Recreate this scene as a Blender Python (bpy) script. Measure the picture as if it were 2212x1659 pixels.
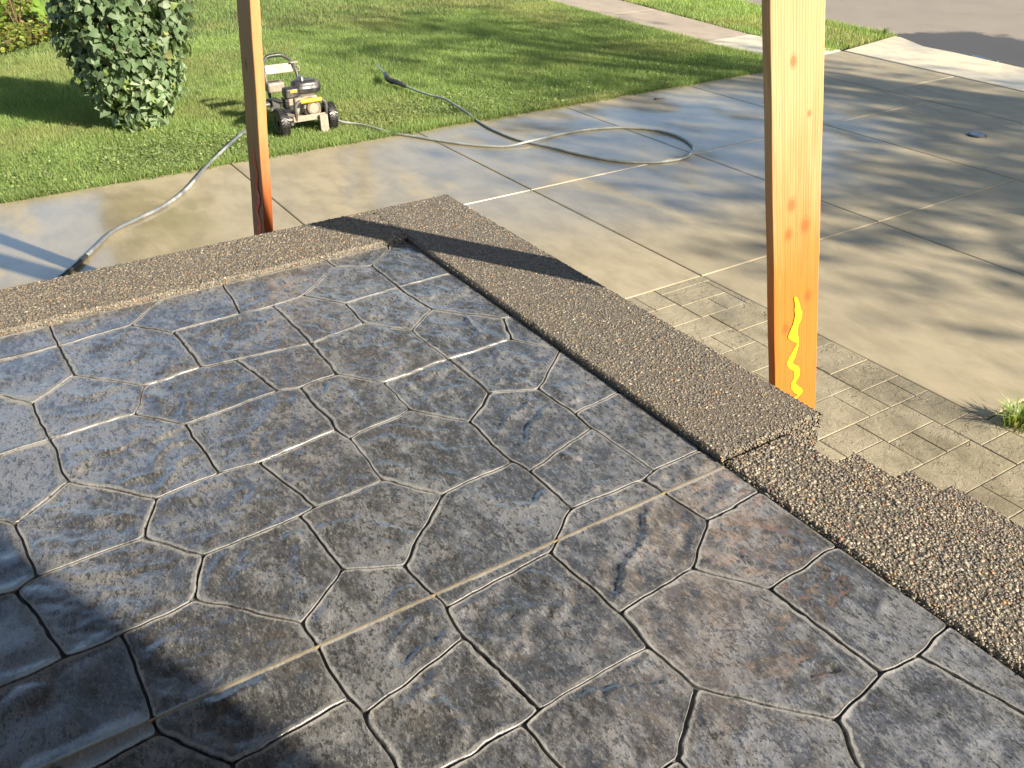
import bpy, bmesh, math, random
import numpy as np
from mathutils import Vector, Matrix, Quaternion
from mathutils.geometry import delaunay_2d_cdt

random.seed(7); RNG = np.random.default_rng(7)
for o in list(bpy.data.objects): bpy.data.objects.remove(o)
SC = bpy.context.scene
COL = SC.collection

# ------------------------------------------------------------------ camera
CAMZ = 2.19                      # lens height above the driveway
SLAB = 0.78                      # porch floor height
FPX = 1930.0                     # focal length in pixels of a 2212 px wide picture
def cam_axes(yaw, pitch, roll):
    cy, sy, cp, sp, cr, sr = math.cos(yaw), math.sin(yaw), math.cos(pitch), math.sin(pitch), math.cos(roll), math.sin(roll)
    f = np.array([sy*cp, cy*cp, -sp]); r = np.array([cy, -sy, 0.]); u = np.cross(r, f)
    return cr*r + sr*u, -sr*r + cr*u, f
CR, CU, CF = cam_axes(math.radians(-57.7), math.radians(31.35), math.radians(-0.38))
cam = bpy.data.cameras.new('camera'); camo = bpy.data.objects.new('camera', cam); COL.objects.link(camo)
cam.sensor_width = 36; cam.lens = 36*FPX/2212; cam.clip_end = 500; cam.clip_start = 0.05
mw = Matrix.Identity(4)
for i in range(3):
    mw[i][0] = CR[i]; mw[i][1] = CU[i]; mw[i][2] = -CF[i]
mw[2][3] = CAMZ
camo.matrix_world = mw
SC.camera = camo
SC.render.resolution_x = 1024; SC.render.resolution_y = 768

# ------------------------------------------------------------------ light
SUN_EL = math.radians(27.0)
SUN_H = Vector((0.92, 0.39, 0)).normalized()
SUN_DIR = Vector((SUN_H.x*math.cos(SUN_EL), SUN_H.y*math.cos(SUN_EL), math.sin(SUN_EL)))
W = bpy.data.worlds.new('World'); SC.world = W; W.use_nodes = True
nt = W.node_tree; nt.nodes.clear()
sky = nt.nodes.new('ShaderNodeTexSky'); sky.sky_type = 'NISHITA'; sky.sun_disc = False
sky.sun_elevation = SUN_EL; sky.sun_rotation = math.atan2(SUN_H.x, SUN_H.y)
sky.air_density = 1.0; sky.dust_density = 1.2; sky.ozone_density = 2.6
bg = nt.nodes.new('ShaderNodeBackground'); bg.inputs['Strength'].default_value = 0.085
wo = nt.nodes.new('ShaderNodeOutputWorld')
hs = nt.nodes.new('ShaderNodeHueSaturation'); hs.inputs['Saturation'].default_value = 0.92
nt.links.new(sky.outputs[0], hs.inputs['Color']); nt.links.new(hs.outputs[0], bg.inputs[0]); nt.links.new(bg.outputs[0], wo.inputs[0])
sun = bpy.data.lights.new('sun', 'SUN'); sun.energy = 5.0; sun.angle = math.radians(0.53); sun.color = (1.0, 0.885, 0.72)
suno = bpy.data.objects.new('sun', sun); COL.objects.link(suno)
suno.rotation_euler = SUN_DIR.to_track_quat('Z', 'Y').to_euler(); suno.location = (0, 0, 20)
SC.view_settings.view_transform = 'Standard'; SC.view_settings.look = 'None'
SC.view_settings.exposure = 1.15; SC.view_settings.gamma = 1.0; SC.view_settings.use_curve_mapping = False

# ------------------------------------------------------------------ helpers
def ray(x, y):
    c = ((x-1106)/FPX, -(y-829.5)/FPX)
    return CR*c[0] + CU*c[1] + CF
def on(x, y, z=0.0):             # point of the photograph (2212 px wide) on a level plane
    d = ray(x, y); t = (z-CAMZ)/d[2]
    return np.array([d[0]*t, d[1]*t])

def hsh(ix, iy, seed):
    n = (ix.astype(np.int64)*374761393 + iy.astype(np.int64)*668265263 + seed*1442695041) & 0xffffffff
    n = ((n ^ (n >> 13))*1274126177) & 0xffffffff
    return ((n ^ (n >> 16)) & 0xffff)/65535.0
def vnoise(x, y, seed=0):
    x = np.asarray(x, float); y = np.asarray(y, float)
    ix = np.floor(x); iy = np.floor(y); fx = x-ix; fy = y-iy
    ix = ix.astype(np.int64); iy = iy.astype(np.int64)
    fx = fx*fx*(3-2*fx); fy = fy*fy*(3-2*fy)
    a = hsh(ix, iy, seed); b = hsh(ix+1, iy, seed); c = hsh(ix, iy+1, seed); d = hsh(ix+1, iy+1, seed)
    return a+(b-a)*fx+(c-a)*fy+(a-b-c+d)*fx*fy
def fbm(x, y, seed=0, octv=4):
    s = 0; a = .5; t = 0
    for k in range(octv):
        s = s+a*vnoise(x*2**k, y*2**k, seed+k*17); t += a; a *= .5
    return s/t

def wloc(o):
    v = Vector((0, 0, 0))
    while o is not None:
        v += o.location; o = o.parent
    return v
def tag(o, label, cat, group=None):
    o['label'] = label; o['category'] = cat
    if group: o['group'] = group
    return o
def empty(name, loc, label=None, cat=None, group=None):
    o = bpy.data.objects.new(name, None); COL.objects.link(o); o.location = loc
    o.empty_display_size = .1
    if label: tag(o, label, cat, group)
    return o
def link_mesh(name, me, mat, parent=None):
    o = bpy.data.objects.new(name, me); COL.objects.link(o)
    if mat is not None and not me.materials: me.materials.append(mat)
    if parent is not None:
        w = wloc(parent); me.transform(Matrix.Translation(-w)); o.parent = parent
    return o
def smooth(me, ang=40):
    me.polygons.foreach_set('use_smooth', [True]*len(me.polygons))
    try: me.set_sharp_from_angle(angle=math.radians(ang))
    except Exception: pass
def obj(name, bm, mat, parent=None, ang=40, bevel=0, seg=2):
    bmesh.ops.recalc_face_normals(bm, faces=bm.faces)
    me = bpy.data.meshes.new(name); bm.to_mesh(me); bm.free(); smooth(me, ang)
    o = link_mesh(name, me, mat, parent)
    if bevel:
        m = o.modifiers.new('bevel', 'BEVEL'); m.width = bevel; m.segments = seg; m.limit_method = 'ANGLE'; m.angle_limit = math.radians(35)
    return o
def np_mesh(name, V, T, mat, parent=None, col=None, sm=False, attr=None):
    """triangle mesh from arrays"""
    V = np.ascontiguousarray(V, dtype=np.float32); T = np.ascontiguousarray(T, dtype=np.int32)
    me = bpy.data.meshes.new(name)
    me.vertices.add(len(V)); me.vertices.foreach_set('co', V.ravel())
    me.loops.add(T.size); me.loops.foreach_set('vertex_index', T.ravel())
    me.polygons.add(len(T)); me.polygons.foreach_set('loop_start', np.arange(0, T.size, 3, dtype=np.int32))
    if sm: me.polygons.foreach_set('use_smooth', np.ones(len(T), dtype=bool))
    me.update(calc_edges=True)
    if col is not None:
        a = me.attributes.new('col', 'FLOAT_COLOR', 'POINT')
        c = np.ones((len(V), 4), np.float32); c[:, :3] = col; a.data.foreach_set('color', c.ravel())
    if attr:
        for k, v in attr.items():
            a = me.attributes.new(k, 'FLOAT', 'POINT'); a.data.foreach_set('value', np.asarray(v, np.float32))
    return link_mesh(name, me, mat, parent)
def box(bm, c, s, rot=None):
    m = Matrix.Translation(c) @ (rot.to_4x4() if rot is not None else Matrix.Identity(4)) @ Matrix.Diagonal((s[0], s[1], s[2], 1))
    return bmesh.ops.create_cube(bm, size=1, matrix=m)['verts']
def cyl(bm, p0, p1, r0, r1=None, seg=20, cap=True):
    p0 = Vector(p0); p1 = Vector(p1); r1 = r0 if r1 is None else r1
    q = (p1-p0).to_track_quat('Z', 'Y').to_matrix().to_4x4()
    return bmesh.ops.create_cone(bm, cap_ends=cap, segments=seg, radius1=r0, radius2=r1, depth=(p1-p0).length,
                                 matrix=Matrix.Translation((p0+p1)/2) @ q)['verts']
def catmull(P, n=8):
    P = [np.array(p, float) for p in P]; P = [2*P[0]-P[1]]+P+[2*P[-1]-P[-2]]; out = []
    for i in range(1, len(P)-2):
        for k in range(n):
            t = k/n
            out.append(.5*((2*P[i])+(-P[i-1]+P[i+1])*t+(2*P[i-1]-5*P[i]+4*P[i+1]-P[i+2])*t*t+(-P[i-1]+3*P[i]-3*P[i+1]+P[i+2])*t**3))
    out.append(P[-2]); return out
def tube(bm, pts, r, seg=10, caps=True):
    pts = [Vector(p) for p in pts]; rings = []; up = Vector((0, 0, 1)); prev = None
    for i, p in enumerate(pts):
        t = (pts[min(i+1, len(pts)-1)]-pts[max(i-1, 0)]).normalized()
        if prev is None:
            a = t.cross(up)
            if a.length < .05: a = t.cross(Vector((1, 0, 0)))
        else: a = prev-t*prev.dot(t)
        a.normalize(); prev = a; b = t.cross(a)
        rr = r[i] if hasattr(r, '__len__') else r
        rings.append([bm.verts.new(p+a*math.cos(2*math.pi*k/seg)*rr+b*math.sin(2*math.pi*k/seg)*rr) for k in range(seg)])
    for A, B in zip(rings, rings[1:]):
        for k in range(seg): bm.faces.new((A[k], A[(k+1) % seg], B[(k+1) % seg], B[k]))
    if caps: bm.faces.new(rings[0][::-1]); bm.faces.new(rings[-1])

# ------------------------------------------------------------------ materials
class M:
    def __init__(s, name):
        s.m = bpy.data.materials.new(name); s.m.use_nodes = True; s.t = s.m.node_tree
        s.b = s.t.nodes['Principled BSDF']; s.tc = s.t.nodes.new('ShaderNodeTexCoord'); s.co = s.tc.outputs['Object']
    def n(s, t): return s.t.nodes.new(t)
    def l(s, a, b): s.t.links.new(a, b)
    def val(s, sock, v):
        if hasattr(v, 'links') or hasattr(v, 'is_output'): s.l(v, sock)
        elif hasattr(v, '__len__') and len(v) == 3 and sock.type == 'RGBA': sock.default_value = (*v, 1)
        else: sock.default_value = v
    def mapping(s, scale=(1, 1, 1), rot=(0, 0, 0), loc=(0, 0, 0)):
        m = s.n('ShaderNodeMapping'); m.inputs['Scale'].default_value = scale; m.inputs['Rotation'].default_value = rot; m.inputs['Location'].default_value = loc
        s.l(s.co, m.inputs['Vector']); return m.outputs[0]
    def noise(s, scale, detail=4, rough=.55, co=None, dist=0):
        n = s.n('ShaderNodeTexNoise'); n.inputs['Scale'].default_value = scale; n.inputs['Detail'].default_value = detail
        n.inputs['Roughness'].default_value = rough; n.inputs['Distortion'].default_value = dist; s.l(co or s.co, n.inputs['Vector']); return n.outputs['Fac']
    def voro(s, scale, co=None, out='Distance', feat='F1'):
        n = s.n('ShaderNodeTexVoronoi'); n.feature = feat; n.inputs['Scale'].default_value = scale; s.l(co or s.co, n.inputs['Vector']); return n.outputs[out]
    def ramp(s, f, lo, hi, a=0., b=1.):
        n = s.n('ShaderNodeMapRange'); n.inputs['From Min'].default_value = lo; n.inputs['From Max'].default_value = hi
        n.inputs['To Min'].default_value = a; n.inputs['To Max'].default_value = b; n.interpolation_type = 'SMOOTHSTEP'; s.l(f, n.inputs['Value']); return n.outputs[0]
    def math(s, op, a, b=0.):
        n = s.n('ShaderNodeMath'); n.operation = op; s.val(n.inputs[0], a); s.val(n.inputs[1], b); return n.outputs[0]
    def mix(s, f, a, b, mode='MIX'):
        n = s.n('ShaderNodeMix'); n.data_type = 'RGBA'; n.blend_type = mode
        s.val(n.inputs[0], f); s.val(n.inputs[6], a); s.val(n.inputs[7], b); return n.outputs[2]
    def attr(s, name, out='Color'):
        n = s.n('ShaderNodeAttribute'); n.attribute_name = name; return n.outputs[out]
    def sep(s, co=None):
        n = s.n('ShaderNodeSeparateXYZ'); s.l(co or s.co, n.inputs[0]); return n.outputs
    def col(s, c): s.val(s.b.inputs['Base Color'], c)
    def rough(s, r): s.val(s.b.inputs['Roughness'], r)
    def spec(s, v): s.val(s.b.inputs['Specular IOR Level'], v)
    def bump(s, h, dist=.01, strength=1.0):
        n = s.n('ShaderNodeBump'); n.inputs['Distance'].default_value = dist; n.inputs['Strength'].default_value = strength
        s.l(h, n.inputs['Height'])
        cur = s.b.inputs['Normal']
        if cur.links: s.l(cur.links[0].from_socket, n.inputs['Normal'])
        s.l(n.outputs[0], cur); return s
def simple(name, c, r=.5, metal=0, var=.25, scale=30, dirt=None):
    m = M(name); f = m.noise(scale, 4, .6)
    c2 = tuple(x*(1-var) for x in c)
    base = m.mix(m.ramp(f, .35, .65), c, c2)
    if dirt: base = m.mix(m.math('MULTIPLY', m.ramp(m.noise(scale*.35, 5, .65), .48, .66), .8), base, dirt)
    m.col(base); m.rough(m.ramp(f, .3, .7, max(0.05, r-.1), min(1, r+.12))); m.b.inputs['Metallic'].default_value = metal
    m.bump(m.noise(scale*4, 3), .0008, .5)
    return m.m

def make_stone_mat():
    m = M('stamped_stone'); an = m.mapping((1, 1.9, 1), (0, 0, .6))
    big = m.noise(2.3, 5, .62, dist=.7); mid = m.noise(9, 8, .78, m.mapping((1, 1.6, 1), (0, 0, .5)), .25); fine = m.noise(95, 4, .7, an)
    dk = m.noise(52, 4, .7, an); lt = m.noise(44, 5, .75, m.mapping((1, 2.1, 1), (0, 0, .55), (3, 8, 0)))
    t = m.ramp(m.math('ADD', m.math('MULTIPLY', big, .5), m.math('MULTIPLY', mid, .75)), .565, .685)
    c = m.mix(t, (.070, .071, .073), (.205, .207, .210))
    c = m.mix(m.math('MULTIPLY', m.ramp(lt, .54, .59), .45), c, (.27, .27, .262))
    c = m.mix(m.math('MULTIPLY', m.ramp(dk, .55, .59), .85), c, (.036, .035, .034))
    c = m.mix(m.math('MULTIPLY', m.ramp(fine, .56, .66), .4), c, (.33, .33, .32))
    c = m.mix(m.math('MULTIPLY', m.ramp(fine, .44, .34), .6), c, (.03, .03, .03))
    pits = m.voro(70); c = m.mix(m.math('MULTIPLY', m.ramp(pits, .22, .1), .75), c, (.032, .031, .03))
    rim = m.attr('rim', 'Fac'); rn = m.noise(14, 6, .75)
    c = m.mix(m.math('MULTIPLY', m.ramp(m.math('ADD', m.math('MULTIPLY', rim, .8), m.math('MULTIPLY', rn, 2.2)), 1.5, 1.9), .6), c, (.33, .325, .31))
    warm = m.ramp(m.noise(1.7, 4, .6, m.mapping((1, 1, 1), loc=(3.1, 7.7, 0))), .57, .72)
    c = m.mix(m.math('MULTIPLY', warm, .24), c, (.20, .15, .085))
    led0 = m.noise(2.9, 6, .62, m.mapping((1, 1.5, 1), (0, 0, -.4), (5, 2, 0)), 1.3); tr0 = m.math('PINGPONG', m.math('MULTIPLY', led0, 7.), 1.)
    crack = m.math('MULTIPLY', m.ramp(m.math('ABSOLUTE', m.math('SUBTRACT', tr0, .47)), .035, .012), m.ramp(m.noise(3.6, 3, .5, m.mapping((1, 1, 1), loc=(1, 6, 0))), .50, .58))
    c = m.mix(m.math('MULTIPLY', crack, .75), c, (.03, .03, .03))
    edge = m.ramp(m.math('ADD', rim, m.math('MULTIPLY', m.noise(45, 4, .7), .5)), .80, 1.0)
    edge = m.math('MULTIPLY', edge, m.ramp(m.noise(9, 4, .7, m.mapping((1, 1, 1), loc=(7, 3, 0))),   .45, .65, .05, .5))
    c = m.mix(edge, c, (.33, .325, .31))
    m.col(c); m.rough(.5); m.spec(.35)
    led = m.noise(2.9, 6, .62, m.mapping((1, 1.5, 1), (0, 0, -.4), (5, 2, 0)), 1.3); tri = m.math('PINGPONG', m.math('MULTIPLY', led, 7.), 1.); led2 = m.ramp(tri, .44, .50)
    m.bump(dk, .0045, .8); m.bump(fine, .002, .7)
    b = m.b.inputs; m.val(b['Coat Weight'], m.ramp(rim, .35, .8, 1., .2)); b['Coat IOR'].default_value = 2.3; m.val(b['Coat Roughness'], m.ramp(m.noise(5, 5, .7), .35, .65, .09, .26))
    n = m.n('ShaderNodeBump'); n.inputs['Distance'].default_value = .0025; n.inputs['Strength'].default_value = .6; m.l(mid, n.inputs['Height'])
    m.l(n.outputs[0], b['Coat Normal'])
    return m.m
def make_concrete_mat(name, base, tint, wet=0.5, wetcut=.5, grain=1.0, wetdark=.55, zone=None, var=.05, slate=0):
    m = M(name)
    big = m.noise(.55, 5, .6, m.mapping((1, 1.9, 1), loc=(2, 5, 0))); mid = m.noise(3.2, 5, .62, m.mapping((1, 1.6, 1), (0, 0, .25))); fine = m.noise(140, 3, .7)
    brush = m.noise(60, 3, .6, m.mapping((.06, 3.2, 1)))
    c = m.mix(m.ramp(mid, .36, .68), base, tint)
    c = m.mix(m.math('MULTIPLY', m.ramp(big, .4, .65), .35), c, tuple(x*.72 for x in base))
    c = m.mix(m.math('MULTIPLY', m.ramp(fine, .52, .7), .18*grain), c, tuple(x*.5 for x in base))
    c = m.mix(m.math('MULTIPLY', m.ramp(brush, .5, .7), .10*grain), c, tuple(min(1, x*1.4) for x in base))
    w = m.ramp(m.math('ADD', m.math('MULTIPLY', m.noise(.8, 5, .6, m.mapping((1, 1.5, 1), loc=(9, 1, 0)), .8), .8), m.math('MULTIPLY', mid, .2)), wetcut-.09, wetcut+.09)
    if zone:                       # films of water left where the hoses lie
        x, y, z = m.sep(); tot = None
        for cx, cy, rx, ry in zone:
            dx = m.math('DIVIDE', m.math('SUBTRACT', x, cx), rx); dy = m.math('DIVIDE', m.math('SUBTRACT', y, cy), ry)
            q = m.ramp(m.math('ADD', m.math('MULTIPLY', dx, dx), m.math('MULTIPLY', dy, dy)), .3, 1.5, 1, .06); tot = q if tot is None else m.math('MAXIMUM', tot, q)
        w = m.math('MULTIPLY', w, tot)
    w = m.math('MULTIPLY', w, wet)
    c = m.mix(w, c, m.mix(1.0, c, (wetdark, wetdark*.97, wetdark*.86), 'MULTIPLY'))
    oi = m.n('ShaderNodeObjectInfo').outputs['Random']; vv = m.ramp(oi, 0, 1, 1-var, 1+var); cmb = m.n('ShaderNodeCombineColor')
    for k in range(3): m.l(vv, cmb.inputs[k])
    c = m.mix(1.0, c, cmb.outputs[0], 'MULTIPLY')
    speck = m.voro(26); c = m.mix(m.math('MULTIPLY', m.ramp(speck, .07, .03), .45), c, (.05, .045, .04))
    m.col(c); m.rough(m.mix(w, (.62, .62, .62), (.3, .3, .3))); m.spec(.5)
    m.val(m.b.inputs['Coat Weight'], m.math('MULTIPLY', w, .95)); m.b.inputs['Coat Roughness'].default_value = .11; m.b.inputs['Coat IOR'].default_value = 1.95
    cb = m.n('ShaderNodeBump'); cb.inputs['Distance'].default_value = .004; cb.inputs['Strength'].default_value = .25; m.l(mid, cb.inputs['Height']); m.l(cb.outputs[0], m.b.inputs['Coat Normal'])
    m.bump(fine, .0012, .5); m.bump(brush, .002, .45); m.bump(mid, .01, .25)
    if slate:                      # split-slate ledges pressed into the stamped border
        led = m.noise(5, 5, .6, m.mapping((1, 1, 1), (0, 0, .7)), 1.4); m.bump(m.ramp(m.math('PINGPONG', m.math('MULTIPLY', led, 6.), 1.), .42, .5), slate, .9); m.bump(m.noise(16, 5, .7, dist=.8), slate*2, .6)
    return m.m
def make_agg_mat():
    m = M('cement_matrix'); f = m.noise(90, 4, .7); c = m.mix(m.ramp(f, .35, .7), (.10, .088, .068), (.20, .178, .14))
    m.col(c); m.rough(.6); m.bump(f, .004, .8); return m.m
def make_pebble_mat():
    m = M('pebbles'); m.col(m.attr('col')); m.rough(m.ramp(m.noise(300, 2), .3, .7, .22, .5)); m.spec(.5); return m.m
def make_leaf_mat(name, rough=.45, trans=.35):
    m = M(name); c = m.attr('col'); m.col(c); m.rough(rough)
    tr = m.n('ShaderNodeBsdfTranslucent'); g = m.mix(1.0, c, (1.5, 1.35, .5), 'MULTIPLY'); m.l(g, tr.inputs[0])
    mx = m.n('ShaderNodeMixShader'); mx.inputs[0].default_value = trans
    out = m.t.nodes['Material Output']; m.l(m.b.outputs[0], mx.inputs[1]); m.l(tr.outputs[0], mx.inputs[2]); m.l(mx.outputs[0], out.inputs[0])
    return m.m
def make_wood_mat(name, dry, wetc, dark, wet_z, wet_soft, knots):
    m = M(name); x, y, z = m.sep()
    dx = z                                             # grain bends round each knot
    g = m.noise(5, 5, .65, m.mapping((16, 16, .5)), .6); g2 = m.noise(30, 3, .6, m.mapping((8, 8, .12)))
    ring = m.n('ShaderNodeTexWave'); ring.wave_type = 'BANDS'; ring.bands_direction = 'X'; ring.inputs['Scale'].default_value = 34; ring.inputs['Distortion'].default_value = 2.2
    ring.inputs['Detail'].default_value = 3; ring.inputs['Detail Scale'].default_value = .9; m.l(m.mapping((1, 1, .07)), ring.inputs['Vector'])
    c = m.mix(m.ramp(g, .35, .68), dry, tuple(k*.84 for k in dry))
    c = m.mix(m.math('MULTIPLY', m.ramp(ring.outputs['Fac'], .55, .95), .38), c, tuple(k*.6 for k in dry))
    wt = m.ramp(m.math('ADD', z, m.math('MULTIPLY', m.noise(2.2, 4, .6, m.mapping((3, 3, .8))), wet_soft)), wet_z, wet_z+wet_soft*1.1, 1, 0)
    c = m.mix(wt, c, m.mix(m.ramp(g, .3, .7), wetc, tuple(k*.8 for k in wetc)))
    c = m.mix(m.math('MULTIPLY', m.ramp(ring.outputs['Fac'], .6, .95), .18), c, dark)
    for kx, kz, kr in knots:
        ex = m.math('DIVIDE', m.math('SUBTRACT', x, kx), kr); ez = m.math('DIVIDE', m.math('SUBTRACT', z, kz), kr*1.7)
        d = m.math('ADD', m.math('SQRT', m.math('ADD', m.math('MULTIPLY', ex, ex), m.math('MULTIPLY', ez, ez))), m.math('MULTIPLY', m.noise(9, 2), .35))
        c = m.mix(m.math('MULTIPLY', m.ramp(d, .3, 1.9, 1, 0), .7), c, dark)
        c = m.mix(m.math('MULTIPLY', m.ramp(m.math('SINE', m.math('MULTIPLY', d, 9.)), .3, 1.), m.math('MULTIPLY', m.ramp(d, .9, 2.2, 1, 0), .4)), c, dark)
    c = m.mix(m.math('MULTIPLY', m.ramp(g2, .56, .72), .22), c, dark)
    m.col(c); m.rough(.5); m.bump(g2, .0015, .5); m.bump(g, .002, .3); return m.m
def make_soil_mat():
    m = M('lawn_soil'); f = m.noise(14, 5, .65); c = m.mix(m.ramp(f, .35, .65), (.035, .05, .018), (.07, .06, .03)); m.col(c); m.rough(.95); m.bump(f, .02, .6); return m.m
def make_asphalt_mat():
    m = M('asphalt'); f = m.noise(220, 3, .7); x, y, z = m.sep()
    c = m.mix(m.ramp(f, .35, .68), (.22, .19, .16), (.38, .335, .28))
    c = m.mix(m.math('MULTIPLY', m.ramp(m.noise(1.1, 5, .6), .42, .66), .35), c, (.22, .19, .165))
    # damp run-off along the gutter in front of the drive
    nn = m.noise(2.6, 6, .7)
    wz = m.math('MULTIPLY', m.ramp(m.math('ADD', y, m.math('MULTIPLY', nn, 1.2)), 12.55, 12.8, 1, 0), m.ramp(m.math('ADD', m.math('SUBTRACT', x, m.math('MULTIPLY', y, .5)), m.math('MULTIPLY', nn, .8)), -13.15, -12.9))
    c = m.mix(m.math('MULTIPLY', wz, .85), c, (.045, .038, .032))
    m.col(c); m.rough(m.mix(wz, (.8, .8, .8), (.42, .42, .42))); m.bump(f, .006, .7); return m.m

MAT = dict(
    stone=make_stone_mat(), joint=simple('joint_mortar', (.085, .082, .078), .45, scale=50),
    cut=simple('raw_cut_concrete', (.34, .27, .15), .7, scale=80),
    drive=make_concrete_mat('driveway_concrete', (.41, .352, .235), (.31, .265, .172), wet=1.0, wetcut=.43, wetdark=.92, zone=[(-5.7, 4.7, 1.7, 2.6), (-6.2, .35, .9, 1.1)]),
    stamp=make_concrete_mat('stamped_border_concrete', (.36, .315, .215), (.265, .23, .15), wet=.6, wetcut=.53, wetdark=.66, var=.07, slate=.006),
    djoint=simple('driveway_joint', (.10, .085, .055), .6, scale=40),
    walk=make_concrete_mat('sidewalk_concrete', (.46, .385, .29), (.38, .315, .235), wet=.1, wetcut=.6),
    newwalk=make_concrete_mat('new_concrete', (.74, .66, .48), (.66, .58, .42), wet=.5, wetcut=.52, wetdark=.6),
    agg=make_agg_mat(), peb=make_pebble_mat(), soil=make_soil_mat(), asphalt=make_asphalt_mat(),
    grass=make_leaf_mat('grass_blades', .5, .35), leaf=make_leaf_mat('shrub_leaves', .55, .28), treeleaf=make_leaf_mat('tree_leaves', .5, .3),
    wood_r=make_wood_mat('fresh_lumber', (.60, .405, .20), (.70, .20, .028), (.36, .085, .015), 1.25, .8, [(-.005, 1.93, .017), (.014, 1.72, .010), (-.038, 1.55, .006), (.018, 1.27, .013), (-.03, 1.18, .015), (.03, 1.17, .012), (-.045, .90, .012), (.04, .80, .012), (.035, 2.6, .016), (-.03, 2.25, .01)]),
    wood_l=make_wood_mat('stained_lumber', (.55, .30, .12), (.34, .075, .015), (.11, .03, .012), .95, .6, [(.02, 1.4, .014), (-.03, 1.9, .012), (.0, .9, .012), (.03, 2.4, .014)]),
    yellow=simple('yellow_paint', (.90, .66, .012), .55, var=.12, scale=150, dirt=(.82, .48, .03)), red=simple('red_paint', (.85, .07, .02), .5, var=.15),
    rubber=simple('tyre_rubber', (.018, .018, .019), .4, dirt=(.06, .055, .045)), black=simple('black_plastic', (.035, .035, .036), .4, dirt=(.13, .12, .10)),
    steel=simple('dark_painted_steel', (.09, .088, .082), .4, dirt=(.2, .19, .165)), beige=simple('dusty_beige_metal', (.36, .31, .235), .5, dirt=(.26, .22, .16)),
    pale=simple('pale_panel', (.36, .32, .255), .45, dirt=(.25, .21, .16)), chrome=simple('chrome_cap', (.7, .69, .66), .25, 1.0), grip=simple('yellow_grip', (.85, .47, .03), .5, var=.12),
    orange=simple('orange_sticker', (.85, .36, .04), .5), bark=simple('bark', (.14, .10, .07), .9, scale=14), stem=simple('brown_stem', (.17, .11, .06), .8),
    hose=simple('grey_rubber_hose', (.36, .38, .34), .45, scale=12, dirt=(.22, .24, .23)), hose2=simple('scuffed_supply_hose', (.15, .165, .18), .5, scale=10, dirt=(.38, .40, .40)),
    lid=simple('blue_grey_lid', (.10, .17, .30), .3), siding=simple('house_siding', (.42, .40, .36), .7, scale=6), roof=simple('roof_underside', (.09, .07, .05), .8, scale=6),
    shingle=simple('roof_shingles', (.09, .085, .08), .9), redflower=simple('red_petals', (.55, .02, .03), .5))
def make_water():
    m = M('gutter_water'); m.col((.03, .035, .04)); m.rough(.03); m.spec(.6); m.bump(m.noise(25, 2), .002, .3); return m.m
MAT['water'] = make_water(); MAT['sjoint'] = simple('stamped_joint', (.19, .16, .11), .7, scale=30); MAT['edge'] = simple('bare_soil', (.13, .085, .045), .9, scale=25, var=.5)

# ------------------------------------------------------------------ ground, street, walks
def sheet(name, pts, z, mat, kind='structure', parent=None):
    bm = bmesh.new(); bm.faces.new([bm.verts.new((p[0], p[1], z)) for p in pts]); o = obj(name, bm, mat, parent)
    if kind: o['kind'] = kind
    return o
sheet('ground', [(-150, -150), (150, -150), (150, 150), (-150, 150)], -.06, MAT['soil'])
LAWN_X = -7.13
def swl(x): return 8.40-.08*(x+8.66)     # sidewalk edge towards the lawn
def swu(x): return 9.24-.13*(x+8.74)     # sidewalk edge towards the verge
def ste(x): return 10.86-.12*(x+8.3)     # street edge
sheet('soil_edge', [(LAWN_X-.06, -6), (LAWN_X+.028, -6), (LAWN_X+.034, -1), (LAWN_X+.022, 1.2), (LAWN_X+.036, 3), (LAWN_X+.02, 5), (LAWN_X+.034, 6.6), (LAWN_X+.024, 8.16), (LAWN_X-.06, 8.16)], .004, MAT['edge'])
lawn_poly = [(-30, -12), (LAWN_X, -12), (LAWN_X, 8.32), (-8.66, 8.36), (-30, swl(-30)-.04)]
sheet('lawn', lawn_poly, -.012, MAT['soil'])
sheet('verge', [(-30, swu(-30)), (-8.7, swu(-8.7)), (-7.45, 9.40), (-7.66, 10.7), (-8.3, ste(-8.3)), (-30, ste(-30))], -.012, MAT['soil'])
sheet('street', [(-60, 17.2), (-60, 9), (-8.3, 9.6), (-8, 9.6), (4, 8.2), (60, 5), (60, 20), (-60, 27)], -.045, MAT['asphalt'])

def slab_piece(name, poly, ztop, depth, mat, parent, bev=.007):
    """flat panel with a softened arris; outline given counter-clockwise"""
    bm = bmesh.new(); P = [Vector((p[0], p[1], 0)) for p in poly]; n = len(P)
    c = sum(P, Vector())/n
    def loop(ins, z):
        out = []
        for i in range(n):
            a = (P[i]-P[i-1]).normalized(); b = (P[(i+1) % n]-P[i]).normalized()
            na = Vector((-a.y, a.x, 0)); nb = Vector((-b.y, b.x, 0)); k = na+nb; k = k/max(.3, (1+na.dot(nb)))
            q = P[i]+k*ins; out.append(bm.verts.new((q.x, q.y, z)))
        return out
    L = [loop(0, ztop-depth), loop(0.0, ztop-bev), loop(bev*.35, ztop-bev*.3), loop(bev*1.2, ztop)]
    for A, B in zip(L, L[1:]):
        for k in range(n): bm.faces.new((A[k], A[(k+1) % n], B[(k+1) % n], B[k]))
    bm.faces.new(L[-1]); bm.faces.new(L[0][::-1])
    me = bpy.data.meshes.new(name); bm.normal_update(); bm.to_mesh(me); bm.free()
    return link_mesh(name, me, mat, parent)
def rect(x0, x1, y0, y1, g=.004): return [(x0+g, y0+g), (x1-g, y0+g), (x1-g, y1-g), (x0+g, y1-g)]

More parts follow.
